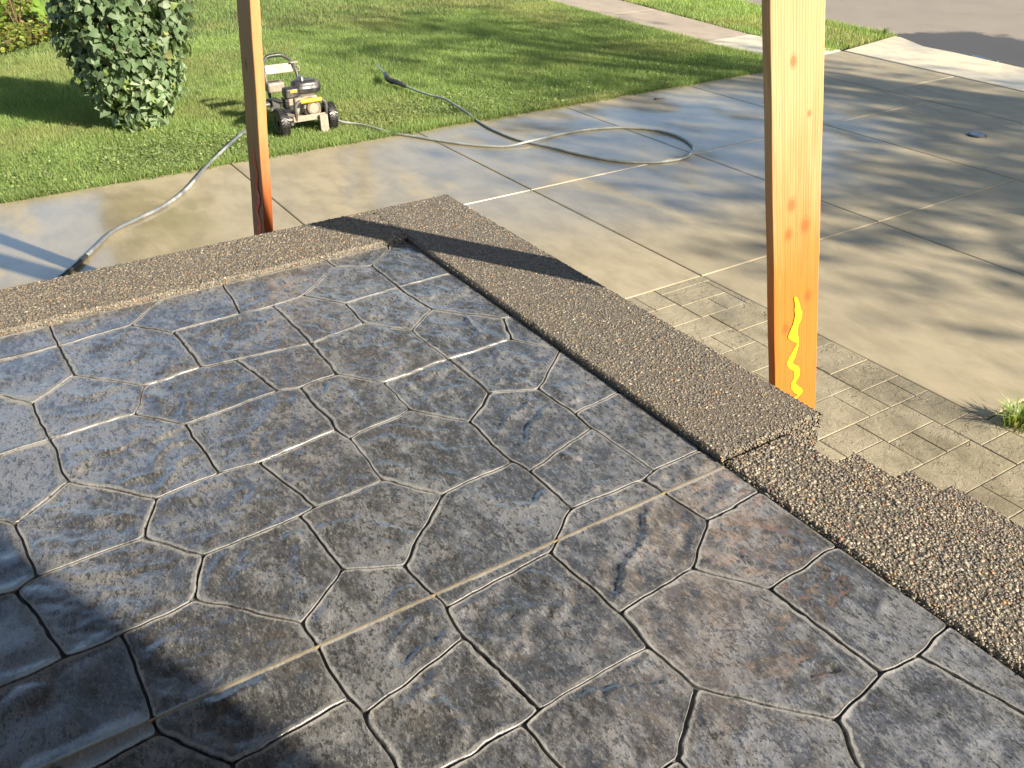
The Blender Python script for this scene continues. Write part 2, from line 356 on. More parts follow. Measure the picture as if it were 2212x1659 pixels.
drive = sheet('driveway', [(LAWN_X, -12), (-3.2, -12), (-3.2, 1.6), (6, 1.6), (6, 8.9), (-7.3, 9.4), (LAWN_X-.1, 8.3)], -.014, MAT['djoint'])
def drive_panel(x0, x1, y0, y1, g=.004): slab_piece('concrete_panel', rect(x0, x1, y0, y1, g), 0, .0135, MAT['drive'], drive)
M1, M2, M3 = LAWN_X, -5.27, -3.46
L = [-3.6, -1.9, -.30, 1.855, 3.51, 5.09, 6.66, 8.16]
for y0, y1 in zip(L[:3], L[1:4]):
    drive_panel(M1, M2, y0, y1); drive_panel(M2, -3.52, y0, y1)
drive_panel(M1, M2, L[3], L[4]); drive_panel(M2, M3, L[3]+.03, L[4])
for y0, y1 in zip(L[4:7], L[5:8]):
    for x0, x1 in zip([M1, M2, M3, -1.65, .16, 1.97], [M2, M3, -1.65, .16, 1.97, 3.8]): drive_panel(x0, x1, y0, y1)
for x0, x1 in zip([-7.23, -5.80, -4.33, -2.86, -1.39, .08, 1.6], [-5.80, -4.33, -2.86, -1.39, .08, 1.6, 3.8]):
    slab_piece('concrete_panel', [(x0+.004, 8.164), (x1-.004, 8.164), (x1-.004, 9.385-.06*(x1+7.3)), (x0+.004-(.165 if x0 < -7 else 0), 9.385-.06*(x0+7.3))], 0, .0135, MAT['drive'], drive)
apron = sheet('driveway_apron', [(-7.36, 9.40), (3.8, 8.73), (3.8, 9.6), (-5.62, 10.2), (-7.55, 10.6)], -.03, MAT['djoint'])
for i, q in enumerate([[(-7.37, 9.42), (-4.2, 9.23), (-4.2, 10.14), (-5.62, 10.28), (-6.6, 10.40), (-6.98, 10.41), (-7.5, 10.68), (-7.62, 10.68)],
                       [(-4.19, 9.229), (-.6, 9.02), (-.6, 9.8), (-4.19, 10.14)], [(-.59, 9.019), (3.8, 8.77), (3.8, 9.4), (-.59, 9.8)]]):
    slab_piece('apron_panel', q, .004, .03, MAT['newwalk'], apron, .012)
# stamped ashlar border between the drive and the steps
tiles = [(-3.46, -3.39, 3.14, 3.51), (-3.39, -3.06, 3.47, 3.51), (-3.39, -3.22, 3.14, 3.47), (-3.22, -3.06, 3.33, 3.47), (-3.22, -3.06, 3.14, 3.33),
 (-3.46, -3.26, 2.99, 3.14), (-3.26, -3.06, 2.75, 3.14), (-3.46, -3.26, 2.6, 2.99), (-3.06, -2.84, 3.19, 3.51), (-2.84, -2.63, 3.19, 3.51), (-3.06, -2.88, 2.7, 3.19),
 (-2.88, -2.71, 3.03, 3.19), (-2.88, -2.71, 2.6, 3.03), (-2.71, -2.5, 2.7, 3.19), (-2.63, -2.49, 3.19, 3.51), (-2.49, -2.28, 3.24, 3.51), (-2.5, -2.15, 2.95, 3.24), (-2.5, -2.15, 2.62, 2.95),
 (-2.28, -2.1, 3.24, 3.51), (-2.1, -1.94, 3.24, 3.42), (-2.1, -1.94, 3.42, 3.51), (-2.15, -1.94, 3.1, 3.24), (-2.15, -1.94, 2.6, 3.1),
 (-1.94, -1.72, 3.31, 3.51), (-1.72, -1.54, 3.31, 3.51), (-1.54, -1.38, 3.31, 3.51), (-1.94, -1.765, 3.0, 3.31), (-1.765, -1.59, 3.15, 3.31), (-1.765, -1.59, 3.0, 3.15),
 (-1.59, -1.38, 2.9, 3.31), (-1.94, -1.79, 2.77, 3.0), (-1.79, -1.59, 2.66, 3.0), (-1.94, -1.79, 2.5, 2.77), (-1.59, -1.38, 2.66, 2.9),
 (-1.38, -1.2, 3.06, 3.34), (-1.38, -1.05, 3.34, 3.51), (-1.2, -1.05, 2.9, 3.34), (-1.38, -1.2, 2.66, 3.06), (-1.2, -1.05, 2.66, 2.9)]
xs = [-1.05, -.72, -.5, -.2, .1, .35, .7, 1.0, 1.3]
for a, b in zip(xs, xs[1:]):
    s = random.choice([3.0, 3.1, 3.22]); tiles += [(a, b, 2.66, s), (a, b, s, 3.51)]
tiles += [(a, b, 2.2, 2.6) for a, b in ((-3.46, -3.26), (-2.88, -2.71), (-2.15, -1.94))] + [(-3.26, -3.06, 2.35, 2.75), (-3.06, -2.88, 2.3, 2.7), (-2.71, -2.5, 2.3, 2.7), (-2.5, -2.15, 2.25, 2.62), (-1.94, -1.79, 2.1, 2.5), (-1.79, -1.33, 2.25, 2.66)]
stampb = sheet('stamped_border', [(-3.458, 1.9), (1.3, 1.9), (1.3, 3.500), (-3.458, 3.500)], -.0035, MAT['sjoint'])
for t in tiles:
    k = random.uniform(0, .0025); g = .0022
    slab_piece('ashlar_stone', rect(*t, g), .000+k, .008, MAT['stamp'], stampb, .0028)
# sidewalk
walk = sheet('sidewalk', [(-30, swl(-30)), (-8.66, swl(-8.66)), (-7.25, 8.34), (-7.42, 9.38), (-8.72, swu(-8.72)), (-30, swu(-30))], -.014, MAT['djoint'])
sx = [-30, -25.9, -22.7, -19.5, -16.4, -13.3, -11.0, -8.70]
for a, b in zip(sx, sx[1:]):
    slab_piece('walk_panel', [(a+.004, swl(a)), (b-.004, swl(b)), (b-.004, swu(b)), (a+.004, swu(a))], .004, .018, MAT['walk'], walk)
slab_piece('walk_panel', [(-8.69, swl(-8.69)), (-7.24, 8.35), (-7.40, 9.39), (-8.69, swu(-8.69))], .006, .02, MAT['newwalk'], walk)

# ------------------------------------------------------------------ porch floor of stamped stones
V = {k: np.array(v, float) for k, v in dict(
 j2=(723,575), j3=(802,573.5), j4=(840.5,537), j5=(860.5,620), j6=(654,637), j7=(588,660), j8=(747,655), j9=(785.5,697), j10=(670.5,741), j11=(933,667), j12=(889,713.5),
 j13=(1088,687), j14=(1104,733), j15=(968,776), j16=(725.5,807), j17=(829,826), k1=(600,844), k2=(648,836), k1u=(507,777), k3=(755,946), k3a=(726,928), k4=(560,998), k5=(884,884.5), k6=(1013,911),
 k7=(1055.5,848), k8=(1162,839.5), k9=(1242,893), k10=(1278.5,924.5), k11=(1143.5,1018), k12=(1413.5,1016), k13=(1388.5,1037), k14=(1236,1098), k15=(1105,997), k16=(955.5,1068), k17=(825.5,1037),
 k18=(680.5,1094.5), k19=(646.5,1113), k20=(738,1229.5), k21=(873,1221), k22=(1188.5,1192), k23=(1528.5,1122), k24=(1496,1227),
 m1=(440,1198), m2=(472.5,1021), m3=(337.5,1076), m4=(400,916), m5=(420,1294), m6=(260,1369), m7=(140,1419), m8=(35,1276.5), m9=(311,1159), m10=(32,1132), m11=(78,1246), m12=(148,1040), m13=(107,948),
 m14=(290,894), m15=(70,870), m16=(340,1583), p1=(160,810), p2=(314,833), p3=(125,747), p4=(282.5,702), p6=(372.5,717), p7=(435,792), p8=(518,676),
 n1=(653,1344), n3=(963,1312), n4=(1338.5,1324), n5=(1664,1272), n6=(1905,1451.5), n7=(1981.5,1414), n8=(1806.5,1554), n9=(1503.5,1484), n10=(1401,1396.5), n11=(1166,1531.5), n12=(1128.5,1564),
 n13=(1463.5,1639), n14=(1003,1376.5), n15=(785.5,1541.5), n16=(755.5,1509), n17=(500,1650)).items()}
VW = {k: on(v[0], v[1], SLAB) for k, v in V.items()}
XL, YT, XR, YB = -3.147, 1.482, 1.35, -1.6       # edges of the stone field
for k, (x, y) in dict(c1=(704,563.5), c4=(834,528.5), c3=(107.5,705), c5=(355,645), c8=(481,616)).items(): VW[k] = np.array([XL, on(x, y, SLAB)[1]])
for k, (x, y) in dict(r5=(970.5,591), r13=(1101,682), r14=(1197,749), r8=(1202,758.5), r9=(1328.5,849.5), r12=(1503.5,974.5), r23=(1628.5,1067), r5n=(1796.5,1187), r6=(2039,1356.5)).items(): VW[k] = np.array([on(x, y, SLAB)[0], YT])
VW['q0'] = np.array([XL, YT]); VW['q1'] = np.array([XR, YT]); VW['q2'] = np.array([XR, YB]); VW['q3'] = np.array([XL, YB])
for k, (p, s) in dict(e1=('p3', (0,777)), e2=('m15', (0,852)), e3=('m13', (0,982)), e4=('m10', (0,1122)), e5=('m8', (0,1284)), e6=('m7', (0,1484)), e7=('m16', (212,1654))).items():
    VW[k] = on(*s, SLAB); VW[k+'b'] = np.array([VW[k][0], YB])
for k, s in dict(f1=(853,1654), f2=(1213,1659), f3=(1481,1657), f4=(1856,1659), f5=(2212,1539)).items():
    VW[k] = on(*s, SLAB); VW[k+'b'] = np.array([XR, VW[k][1]])
VW['f0'] = VW['n17']; VW['f0b'] = np.array([XR, VW['n17'][1]])
E = []
def ch(s):
    s = s.split(); E.extend(zip(s, s[1:]))
for s in ['c1 j2 j3 j4 c4', 'j3 j5 r5', 'j2 j6 j7', 'j6 j8 j5', 'j8 j9 j10', 'j7 j10', 'j5 j11 j12 j9', 'j11 j13 r13', 'j13 j14 r14', 'j14 j15 j12', 'j10 j16 j17 j15', 'j15 k7 k8 r8', 'k7 k6 k5 j17', 'k5 k3',
          'j16 k2 k1 m4', 'k2 k3a k3 k17', 'k3a k4 m2 m3', 'k1 k1u', 'k4 k18', 'k17 k18 k19 m1', 'k17 k16 k15 k6', 'k15 k11 k10 k9 r9', 'k9 k8', 'k11 k14 k13 k12 r12', 'k12 k10', 'k14 k22 n3', 'k16 k21 k20 k19', 'k20 n1 m5 m1 m9 m11 m8 e5 e5b',
          'k21 n3 n14 n15 n16 n1', 'k22 n4 k24 k23 k13', 'k23 r23', 'k24 n5 r5n', 'n5 n6 n7 r6', 'n7 f5 f5b', 'n6 n8 n9 n10 n4', 'n8 f4 f4b', 'n10 n11 n14', 'n11 n12 f2 f2b', 'n9 n13 f3 f3b', 'n15 f1 f1b', 'n16 n17 f0b', 'm5 m6 m16 n17', 'm16 e7 e7b',
          'm6 m7 m8', 'm7 e6 e6b', 'm11 m10 e4 e4b', 'm10 m12 m3 m9', 'm12 m13 e3 e3b', 'm13 m14 m4 m2', 'm13 m15 e2 e2b', 'm15 p1 p2 m14', 'p1 p3 e1 e1b', 'p3 c3', 'p3 p4 c5', 'p4 p6 p8 j7', 'p8 c8', 'p6 p7 p2', 'p7 k1u j10',
          'e7b e6b e5b e4b e3b e2b e1b q3 c3 c5 c8 c1 c4 q0 r5 r13 r14 r8 r9 r12 r23 r5n r6 q1 f5b f4b f3b f2b f1b f0b q2 e7b']: ch(s)
segs = [(VW[a], VW[b]) for a, b in E]
# courses outside the photograph's frame
segs += [(VW['n12'], VW['n12']+(VW['n12']-VW['n11'])*.0)][:0]
def seg(x0, y0, x1, y1): segs.append((np.array([x0, y0], float), np.array([x1, y1], float)))
ev = [VW['e%d' % i][0] for i in range(1, 8)]; fv = [VW['f%d' % i][1] for i in range(6)]
for i, (a, b) in enumerate(zip(ev, ev[1:])):
    for y in ((-.55, -1.05) if i % 2 else (-.36, -.8, -1.25)): seg(a, y, b, y)
for i, (a, b) in enumerate(zip(fv, fv[1:])):
    for x in ((-.12, .4, .95) if i % 2 else (-.35, .12, .62, 1.05)): seg(x, a, x, b)
xm, yn = ev[-1], fv[0]
seg(xm, -.45, XR, -.45); seg(xm, -1.0, XR, -1.0)
for x in (-.7, -.1, .45, .95): seg(x, -.45, x, yn)
for x in (-.9, -.35, .25, .8): seg(x, -1.0, x, -.45)
for x in (-.6, 0, .5, 1.0): seg(x, YB, x, -1.0)
seg(xm, -.3, XR, -.3) if False else None
# line n12 -> lower left runs into the n15 course, n13 -> lower left into the n12 course
def hit(p, s, a, b):
    p = np.array(p); d = np.array(s)-p; e = b-a; den = d[0]*e[1]-d[1]*e[0]
    t = ((a[0]-p[0])*e[1]-(a[1]-p[1])*e[0])/den; return p+d*t
segs.append((VW['n12'], hit(VW['n12'], on(963, 1657, SLAB), VW['f1'], VW['f1b']) if True else None))
segs.append((VW['n13'], hit(VW['n13'], on(1433, 1659, SLAB), VW['f2'], VW['f2b'])))
# saw cut across the floor
CUTX = float(np.mean([on(x, y, SLAB)[0] for x, y in ((340, 1555), (685, 1395), (930, 1287), (1557, 1006))]))
seg(CUTX, YB, CUTX, YT)
NC = len(segs)-1
# planar arrangement: split every segment at crossings and T junctions
def arrange(segs):
    out = []
    for i, (a, b) in enumerate(segs):
        ts = [0., 1.]; d = b-a; ln = np.hypot(*d)
        if ln < 1e-6: continue
        for j, (c, e) in enumerate(segs):
            if i == j: continue
            for q in (c, e):
                t = ((q-a)@d)/ln**2
                if 1e-4 < t < 1-1e-4 and np.hypot(*(a+d*t-q)) < 2e-3: ts.append(t)
            f = e-c; den = d[0]*f[1]-d[1]*f[0]
            if abs(den) > 1e-9:
                t = ((c[0]-a[0])*f[1]-(c[1]-a[1])*f[0])/den; u = ((c[0]-a[0])*d[1]-(c[1]-a[1])*d[0])/den
                if 1e-4 < t < 1-1e-4 and -1e-4 < u < 1+1e-4: ts.append(t)
        ts = sorted(set(round(t, 5) for t in ts))
        for t0, t1 in zip(ts, ts[1:]): out.append((a+d*t0, a+d*t1, i == NC))
    return out
pieces = arrange(segs)
verts = []
def vid(p):
    for i, q in enumerate(verts):
        if abs(q[0]-p[0])+abs(q[1]-p[1]) < 6e-3: return i
    verts.append(p); return len(verts)-1
edges = {}
for a, b, c in pieces:
    i, j = vid(a), vid(b)
    if i != j: edges[(min(i, j), max(i, j))] = edges.get((min(i, j), max(i, j)), False) or c
while True:                                        # prune loose ends
    deg = {}
    for i, j in edges: deg[i] = deg.get(i, 0)+1; deg[j] = deg.get(j, 0)+1
    bad = [e for e in edges if deg[e[0]] == 1 or deg[e[1]] == 1]
    if not bad: break
    for e in bad: del edges[e]
nbr = {}
for i, j in edges: nbr.setdefault(i, []).append(j); nbr.setdefault(j, []).append(i)
for i in nbr: nbr[i].sort(key=lambda j: math.atan2(verts[j][1]-verts[i][1], verts[j][0]-verts[i][0]))
seen = set(); faces = []
for i in nbr:
    for j in nbr[i]:
        if (i, j) in seen: continue
        loop = []; a, b = i, j
        while (a, b) not in seen:
            seen.add((a, b)); loop.append(a)
            nb = nbr[b]; k = nb[(nb.index(a)-1) % len(nb)]; a, b = b, k
        P = np.array([verts[q] for q in loop]); ar = .5*np.sum(P[:, 0]*np.roll(P[:, 1], -1)-np.roll(P[:, 0], -1)*P[:, 1])
        if ar > .0008: faces.append(loop)
# every joint gets one wobble that both neighbours share
wob = {}
for (i, j), cut in edges.items():
    a, b = verts[i], verts[j]; ln = np.hypot(*(b-a)); n = max(2, int(ln/.012)); t = np.linspace(0, 1, n+1)
    P = a+(b-a)*t[:, None]; nrm = np.array([-(b-a)[1], (b-a)[0]])/ln
    edge_of_field = (abs(a[0]-XL) < .01 and abs(b[0]-XL) < .01) or (abs(a[1]-YT) < .01 and abs(b[1]-YT) < .01)
    if cut or edge_of_field: amp = 0.
    else: amp = 1.
    w = (fbm(t*ln*9+i*3.7, t*0+j*1.3, 5, 3)-.5)*.014*amp*np.minimum(1, 6*np.minimum(t, 1-t)) + (fbm(t*ln*45+i, t*0+j, 9, 2)-.5)*.007*amp*np.minimum(1, 12*np.minimum(t, 1-t))
    wob[(i, j)] = (P+nrm*w[:, None], cut)
porch = sheet('porch_floor', [(XL-.05, YB-2.3), (2.88, YB-2.3), (2.88, YT+.02), (XL-.05, YT+.02)], SLAB-.0085, MAT['joint'])
def rim_dist(P, poly):
    A = poly; B = np.roll(poly, -1, 0); d = np.full(len(P), 9.)
    for a, b in zip(A, B):
        e = b-a; l2 = max(e@e, 1e-12); t = np.clip(((P-a)@e)/l2, 0, 1); d = np.minimum(d, np.hypot(*(P-a-t[:, None]*e).T))
    return d
def inside(P, poly):
    x, y = P.T; r = np.zeros(len(P), bool); A = poly; B = np.roll(poly, -1, 0)
    for (x0, y0), (x1, y1) in zip(A, B):
        c = ((y0 > y) != (y1 > y)); xx = (x1-x0)*(y-y0)/(y1-y0+1e-15)+x0; r ^= c & (x < xx)
    return r
def relief(x, y, s):
    xr = x*.88+y*.47; yr = -x*.47+y*.88; wx = fbm(x*7, y*7, 51, 2)-.5
    th = s*2.399; lin = (x*math.cos(th)+y*math.sin(th))*(4.2+1.6*math.sin(s*1.3))
    t = lin+3.6*fbm(xr*3.0+s*1.7+.4*wx, yr*3.9+s*.9+.4*wx, 31, 3)+.30*(fbm(x*32, y*32, 53, 2)-.5)
    f = t-np.floor(t); led = np.where(f < .91, (f/.91)**3.5, (1-f)/.09)-.25       # a plate lifting towards one sharp broken ledge
    amp = np.clip((fbm(x*6+9, y*6, 57, 2)-.30)*4.0, .5, 1.2)
    return .0082*led*amp+.0060*(fbm(xr*12, yr*19, 77, 4)-.5)+.0056*(fbm(xr*38, yr*58, 79, 2)-.5)
CAM2 = np.array([0., 0.])
for fi, loop in enumerate(faces):
    pts = []; half = []
    for i, j in zip(loop, loop[1:]+loop[:1]):
        P, cut = wob[(min(i, j), max(i, j))]
        if i > j: P = P[::-1]
        hw = .0013 if cut else .0012+.0022*((i*7+j*13) % 5)/4
        if (abs(verts[i][0]-XL) < .01 and abs(verts[j][0]-XL) < .01) or (abs(verts[i][1]-YT) < .01 and abs(verts[j][1]-YT) < .01): hw = .001
        pts.extend(P[:-1]); half.extend([hw]*(len(P)-1))
    P = np.array(pts); hw = np.array(half)
    if len(P) < 6: continue
    hw = np.maximum(hw, np.roll(hw, 1)) if False else hw
    tn = np.roll(P, -1, 0)-np.roll(P, 1, 0); tn /= np.maximum(1e-9, np.hypot(*tn.T))[:, None]; nr = np.stack([-tn[:, 1], tn[:, 0]], 1)
    base = P+nr*hw[:, None]
    for _ in range(1): base = .5*base+.25*(np.roll(base, 1, 0)+np.roll(base, -1, 0))
    jag = (vnoise(base[:, 0]*60, base[:, 1]*60, 3)-.5)*.006
    cutring = hw < .003
    rings = []
    zz = [-.0115, -.0036, -.0008, -.0001, 0.]; ii = [0., .0007, .0022, .0042, .0062]
    for z, ins in zip(zz, ii):
        k = np.where(cutring, ins*.25, ins)
        q = base+nr*(k+np.where(cutring, 0, jag*(ins > 0)))[:, None]; rings.append(np.column_stack([q, np.full(len(q), z)]))
    n = len(P); inner = rings[-1][:, :2]
    mn = inner.min(0); mx = inner.max(0)
    near = (mn[1] > -.35) and (mx[0] < .1) or (mx[1] > .2 and mn[0] < -.2)
    st = .0085 if near else .03
    gx, gy = np.meshgrid(np.arange(mn[0], mx[0], st), np.arange(mn[1], mx[1], st)); G = np.column_stack([gx.ravel(), gy.ravel()])
    G += (RNG.random(G.shape)-.5)*st*.5
    G = G[inside(G, inner)] if len(G) else G
    dd = rim_dist(G, inner) if len(G) else np.zeros(0)
    G = G[dd > st*.6]; dd = dd[dd > st*.6]
    allp = [Vector(p) for p in inner]+[Vector(p) for p in G]
    try: cv, ce, cf, ov, oe, of = delaunay_2d_cdt(allp, [], [list(range(n))], 1, 1e-6)
    except Exception: continue
    idx = [o[0] if o else -1 for o in ov]
    C = np.array([[p.x, p.y] for p in cv]); cd = rim_dist(C, inner)
    tilt = RNG.normal(0, .0035, 2); cen = inner.mean(0)
    hz = relief(C[:, 0], C[:, 1], fi)*np.clip(cd/.03, 0, 1)+((C-cen)@tilt)*np.clip(cd/.02, 0.0, 1)
    hz = np.clip(hz, -.0085, .012)-.0005*np.exp(-cd/.004)
    VV = [r for r in rings[:-1]]; off = 4*n
    topv = np.column_stack([C, hz]); VV.append(topv); VV = np.vstack(VV); VV[:, 2] += SLAB
    inv = {}
    for q, o in enumerate(idx):
        if 0 <= o < n: inv[o] = q
    T = []
    for r in range(3):
        a0 = r*n; b0 = (r+1)*n
        for k in range(n): k2 = (k+1) % n; T += [(a0+k, a0+k2, b0+k2), (a0+k, b0+k2, b0+k)]
    ok = all(k in inv for k in range(n))
    for k in range(n):
        k2 = (k+1) % n
        if k in inv and k2 in inv: T += [(3*n+k, 3*n+k2, off+inv[k2]), (3*n+k, off+inv[k2], off+inv[k])]
    for f in cf:
        f = list(f)
        A, B, Cc = C[f[0]], C[f[1]], C[f[2]]
        if (B[0]-A[0])*(Cc[1]-A[1])-(B[1]-A[1])*(Cc[0]-A[0]) < 0: f = f[::-1]
        T.append(tuple(off+q for q in f))
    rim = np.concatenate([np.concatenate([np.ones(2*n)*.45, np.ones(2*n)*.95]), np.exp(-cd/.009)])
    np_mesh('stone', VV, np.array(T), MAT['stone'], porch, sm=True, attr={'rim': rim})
bm = bmesh.new(); box(bm, (CUTX, (YB+YT)/2, SLAB-.0055), (.0042, YT-YB, .011)); obj('saw_cut', bm, MAT['cut'], porch)

# ------------------------------------------------------------------ exposed aggregate curb and steps
PEB = np.array([(.15,.125,.095), (.21,.175,.13), (.11,.10,.085), (.26,.22,.16), (.075,.07,.065), (.30,.25,.16), (.17,.165,.15), (.34,.20,.08), (.48,.43,.34), (.24,.11,.07), (.05,.05,.052), (.20,.19,.15)])
PW = np.array([16, 16, 13, 11, 10, 6, 11, 2.0, 2.2, 1.8, 5, 8.]); PW /= PW.sum()
t_ = (1+5**.5)/2
ICO_V = np.array([(-1, t_, 0), (1, t_, 0), (-1, -t_, 0), (1, -t_, 0), (0, -1, t_), (0, 1, t_), (0, -1, -t_), (0, 1, -t_), (t_, 0, -1), (t_, 0, 1), (-t_, 0, -1), (-t_, 0, 1)])/math.hypot(1, t_)
ICO_F = np.array([(0,11,5),(0,5,1),(0,1,7),(0,7,10),(0,10,11),(1,5,9),(5,11,4),(11,10,2),(10,7,6),(7,1,8),(3,9,4),(3,4,2),(3,2,6),(3,6,8),(3,8,9),(4,9,5),(2,4,11),(6,2,10),(8,6,7),(9,8,1)])
OCT_V = np.array([(1,0,0),(-1,0,0),(0,1,0),(0,-1,0),(0,0,1),(0,0,-1.)]); OCT_F = np.array([(4,0,2),(4,2,1),(4,1,3),(4,3,0),(5,2,0),(5,1,2),(5,3,1),(5,0,3)])
def pebbles(name, faces_, density, r0, r1, parent, ico=False, sink=.25, gain=1.):
    """faces_: (origin, edge u, edge v) rectangles whose surface carries the stones"""
    BV, BF = (ICO_V, ICO_F) if ico else (OCT_V, OCT_F); out = []; cols = []
    for o, u, v in faces_:
        o, u, v = map(lambda q: np.array(q, float), (o, u, v)); nrm = np.cross(u, v); A = np.linalg.norm(nrm); nrm /= A
        n = int(A*density); 
        if n == 0: continue
        p = o+RNG.random((n, 1))*u+RNG.random((n, 1))*v; r = r0+(r1-r0)*RNG.random(n)**2.2
        uh = u/np.linalg.norm(u); vh = np.cross(nrm, uh); th = RNG.random(n)*6.283
        a = np.cos(th)[:, None]*uh+np.sin(th)[:, None]*vh; b = np.cross(nrm, a); c = nrm+RNG.normal(0, .22, (n, 3)); c /= np.linalg.norm(c, axis=1)[:, None]
        sa = r*RNG.uniform(.9, 1.35, n); sb = r*RNG.uniform(.6, 1., n); sc = r*RNG.uniform(.26, .52, n)
        jit = 1+RNG.normal(0, .13, (n, len(BV)))
        q = p[:, None]+(BV[None, :, 0:1]*(sa[:, None, None]*a[:, None])+BV[None, :, 1:2]*(sb[:, None, None]*b[:, None])+BV[None, :, 2:3]*(sc[:, None, None]*c[:, None]))*jit[:, :, None]
        q = q+(nrm*(sc*(.5-sink))[:, None])[:, None]
        out.append(q.reshape(-1, 3)); k = RNG.choice(len(PEB), n, p=PW); cc = (PEB[k]*.8+.2*np.array([.15, .125, .09]))*RNG.uniform(.7, 1.3, (n, 1))*gain; cols.append(np.repeat(cc, len(BV), 0))
    Vv = np.vstack(out); n = len(Vv)//len(BV)
    F = (BF[None]+np.arange(n)[:, None, None]*len(BV)).reshape(-1, 3)
    o = np_mesh(name, Vv, F, MAT['peb'], parent, col=np.vstack(cols), sm=False); o['kind'] = 'stuff'; return o
CZ = SLAB+.021
CXO, CXI, CYO, CYI, CEND = -3.508, -3.149, 1.872, 1.484, -1.312
curb = empty('porch_curb', (CXO, CYO, 0), 'low exposed aggregate curb of brown pebbles edging the grey stamped porch', 'curb')
def curb_body(name, x0, x1, y0, y1, z1, parent, bev=.012):
    bm = bmesh.new(); box(bm, ((x0+x1)/2, (y0+y1)/2, z1/2-.02), (x1-x0, y1-y0, z1+.04)); return obj(name, bm, MAT['agg'], parent, bevel=bev, seg=3)
curb_body('side_band', CXO, CXI, -3.9, CYI-.0, CZ, curb); curb_body('front_band', CXO, CEND-.007, CYI+.0, CYO, CZ+.0005, curb)
def rect_faces(x0, x1, y0, y1, z, low=.012, sides='NSEW'):
    b = .008; F = [((x0+b, y0+b, z), (x1-x0-2*b, 0, 0), (0, y1-y0-2*b, 0))]
    # rounded arris: a sloping strip along each free side, then the face below it
    for s in sides:
        if s == 'N': F += [((x1, y1-b, z), (x0-x1, 0, 0), (0, b, -b)), ((x1, y1, z-b), (x0-x1, 0, 0), (0, 0, -low))]
        if s == 'S': F += [((x0, y0+b, z), (x1-x0, 0, 0), (0, -b, -b)), ((x0, y0, z-b), (x1-x0, 0, 0), (0, 0, -low))]
        if s == 'E': F += [((x1-b, y0, z), (0, y1-y0, 0), (b, 0, -b)), ((x1, y0, z-b), (0, y1-y0, 0), (0, 0, -low))]
        if s == 'W': F += [((x0+b, y1, z), (0, y0-y1, 0), (-b, 0, -b)), ((x0, y1, z-b), (0, y0-y1, 0), (0, 0, -low))]
    return F
pebbles('pebbles', rect_faces(CXO, CXI, -1.7, CYI+.01, CZ, .03, 'E')+rect_faces(CXO, CXI, -1.7, CYO, CZ, .2, 'W')[1:]+rect_faces(CXO, CEND-.004, CYI, CYO, CZ, .02, 'S')+rect_faces(CXO, CEND-.004, CYI, CYO, CZ, .25, 'NE')[1:], 34000, .0028, .0075, curb, sink=.42)
steps = empty('porch_steps', (CEND, 1.6, 0), 'rough exposed aggregate steps descending from the grey porch past the curb end', 'steps')
SX1 = 1.35
for k, (y0, y1, z) in enumerate([(CYI, 1.735, CZ-.012), (1.70, 2.065, .592), (2.03, 2.38, .396), (2.34, 2.70, .200)]):
    bm = bmesh.new(); box(bm, ((CEND+SX1)/2, (y0+y1)/2, z/2-.02), (SX1-CEND, y1-y0, z+.04)); tr = obj('tread', bm, MAT['agg'], steps, bevel=.018, seg=3)
    y0v = y0 if k == 0 else y0+.035
    pebbles('pebbles', rect_faces(CEND, SX1, y0v, y1, z, .03, 'SNW' if k == 0 else 'NW'), 32000, .0028, .0085, tr, sink=.36, gain=1.18)

# ------------------------------------------------------------------ leaning lumber props
def plank(name, P0, P1, w, t, nface, mat, label):
    """w along the board's wide side, t thick, nface = direction its wide side faces"""
    P0 = Vector(P0); P1 = Vector(P1); ax = (P1-P0).normalized(); nf = Vector(nface); nf = (nf-ax*nf.dot(ax)).normalized(); wd = ax.cross(nf)
    root = empty(name, P0, label, 'post', 'leaning lumber props holding up the porch roof')
    bm = bmesh.new(); rings = []; n = 26; ln = (P1-P0).length
    for i in range(n+1):
        s = .0012*math.sin(i*1.7)
        rings.append([bm.verts.new((a*w/2, b*t/2+s, ln*i/n)) for a, b in ((-1, -1), (1, -1), (1, 1), (-1, 1))])
    for A, B in zip(rings, rings[1:]):
        for k in range(4): bm.faces.new((A[k], A[(k+1) % 4], B[(k+1) % 4], B[k]))
    bm.faces.new(rings[0][::-1]); bm.faces.new(rings[-1])
    o = obj('board', bm, mat, None, bevel=.004, seg=2); o.parent = root
    m = Matrix.Identity(4)
    for i in range(3): m[i][0] = -wd[i]; m[i][1] = nf[i]; m[i][2] = ax[i]
    o.matrix_local = m
    return root, ax, nf, wd
def paint(root, P0, ax, nf, wd, t, pts, mat):
    """a brushed stroke on the wide side: pts = (height along board, sideways, half width)"""
    bm = bmesh.new(); C = catmull([np.array(p) for p in pts], 6); prev = None; off = t/2+.0022
    for h, s, hw in C:
        j = random.uniform(-.0015, .0015); hw = max(hw, .0005)
        a = bm.verts.new(P0+ax*h+wd*(s-hw+j)+nf*off); b = bm.verts.new(P0+ax*h+wd*(s+hw+j)+nf*off)
        if prev: bm.faces.new((prev[0], prev[1], b, a))
        prev = (a, b)
    return obj('paint_mark', bm, mat, root)
def rp(z): return Vector((-1.78+.027*(z-SLAB), 2.26-.25*(z-SLAB), z))
RN = (.97, -.23, 0)
PRw, PRt = .172, .040
r_root, ax, nf, wd = plank('lumber_post', rp(0.004), rp(3.3), PRw, PRt, RN, MAT['wood_r'], 'leaning bright orange board with a yellow flame mark beside the porch steps')
PR = (r_root, ax, nf, wd)
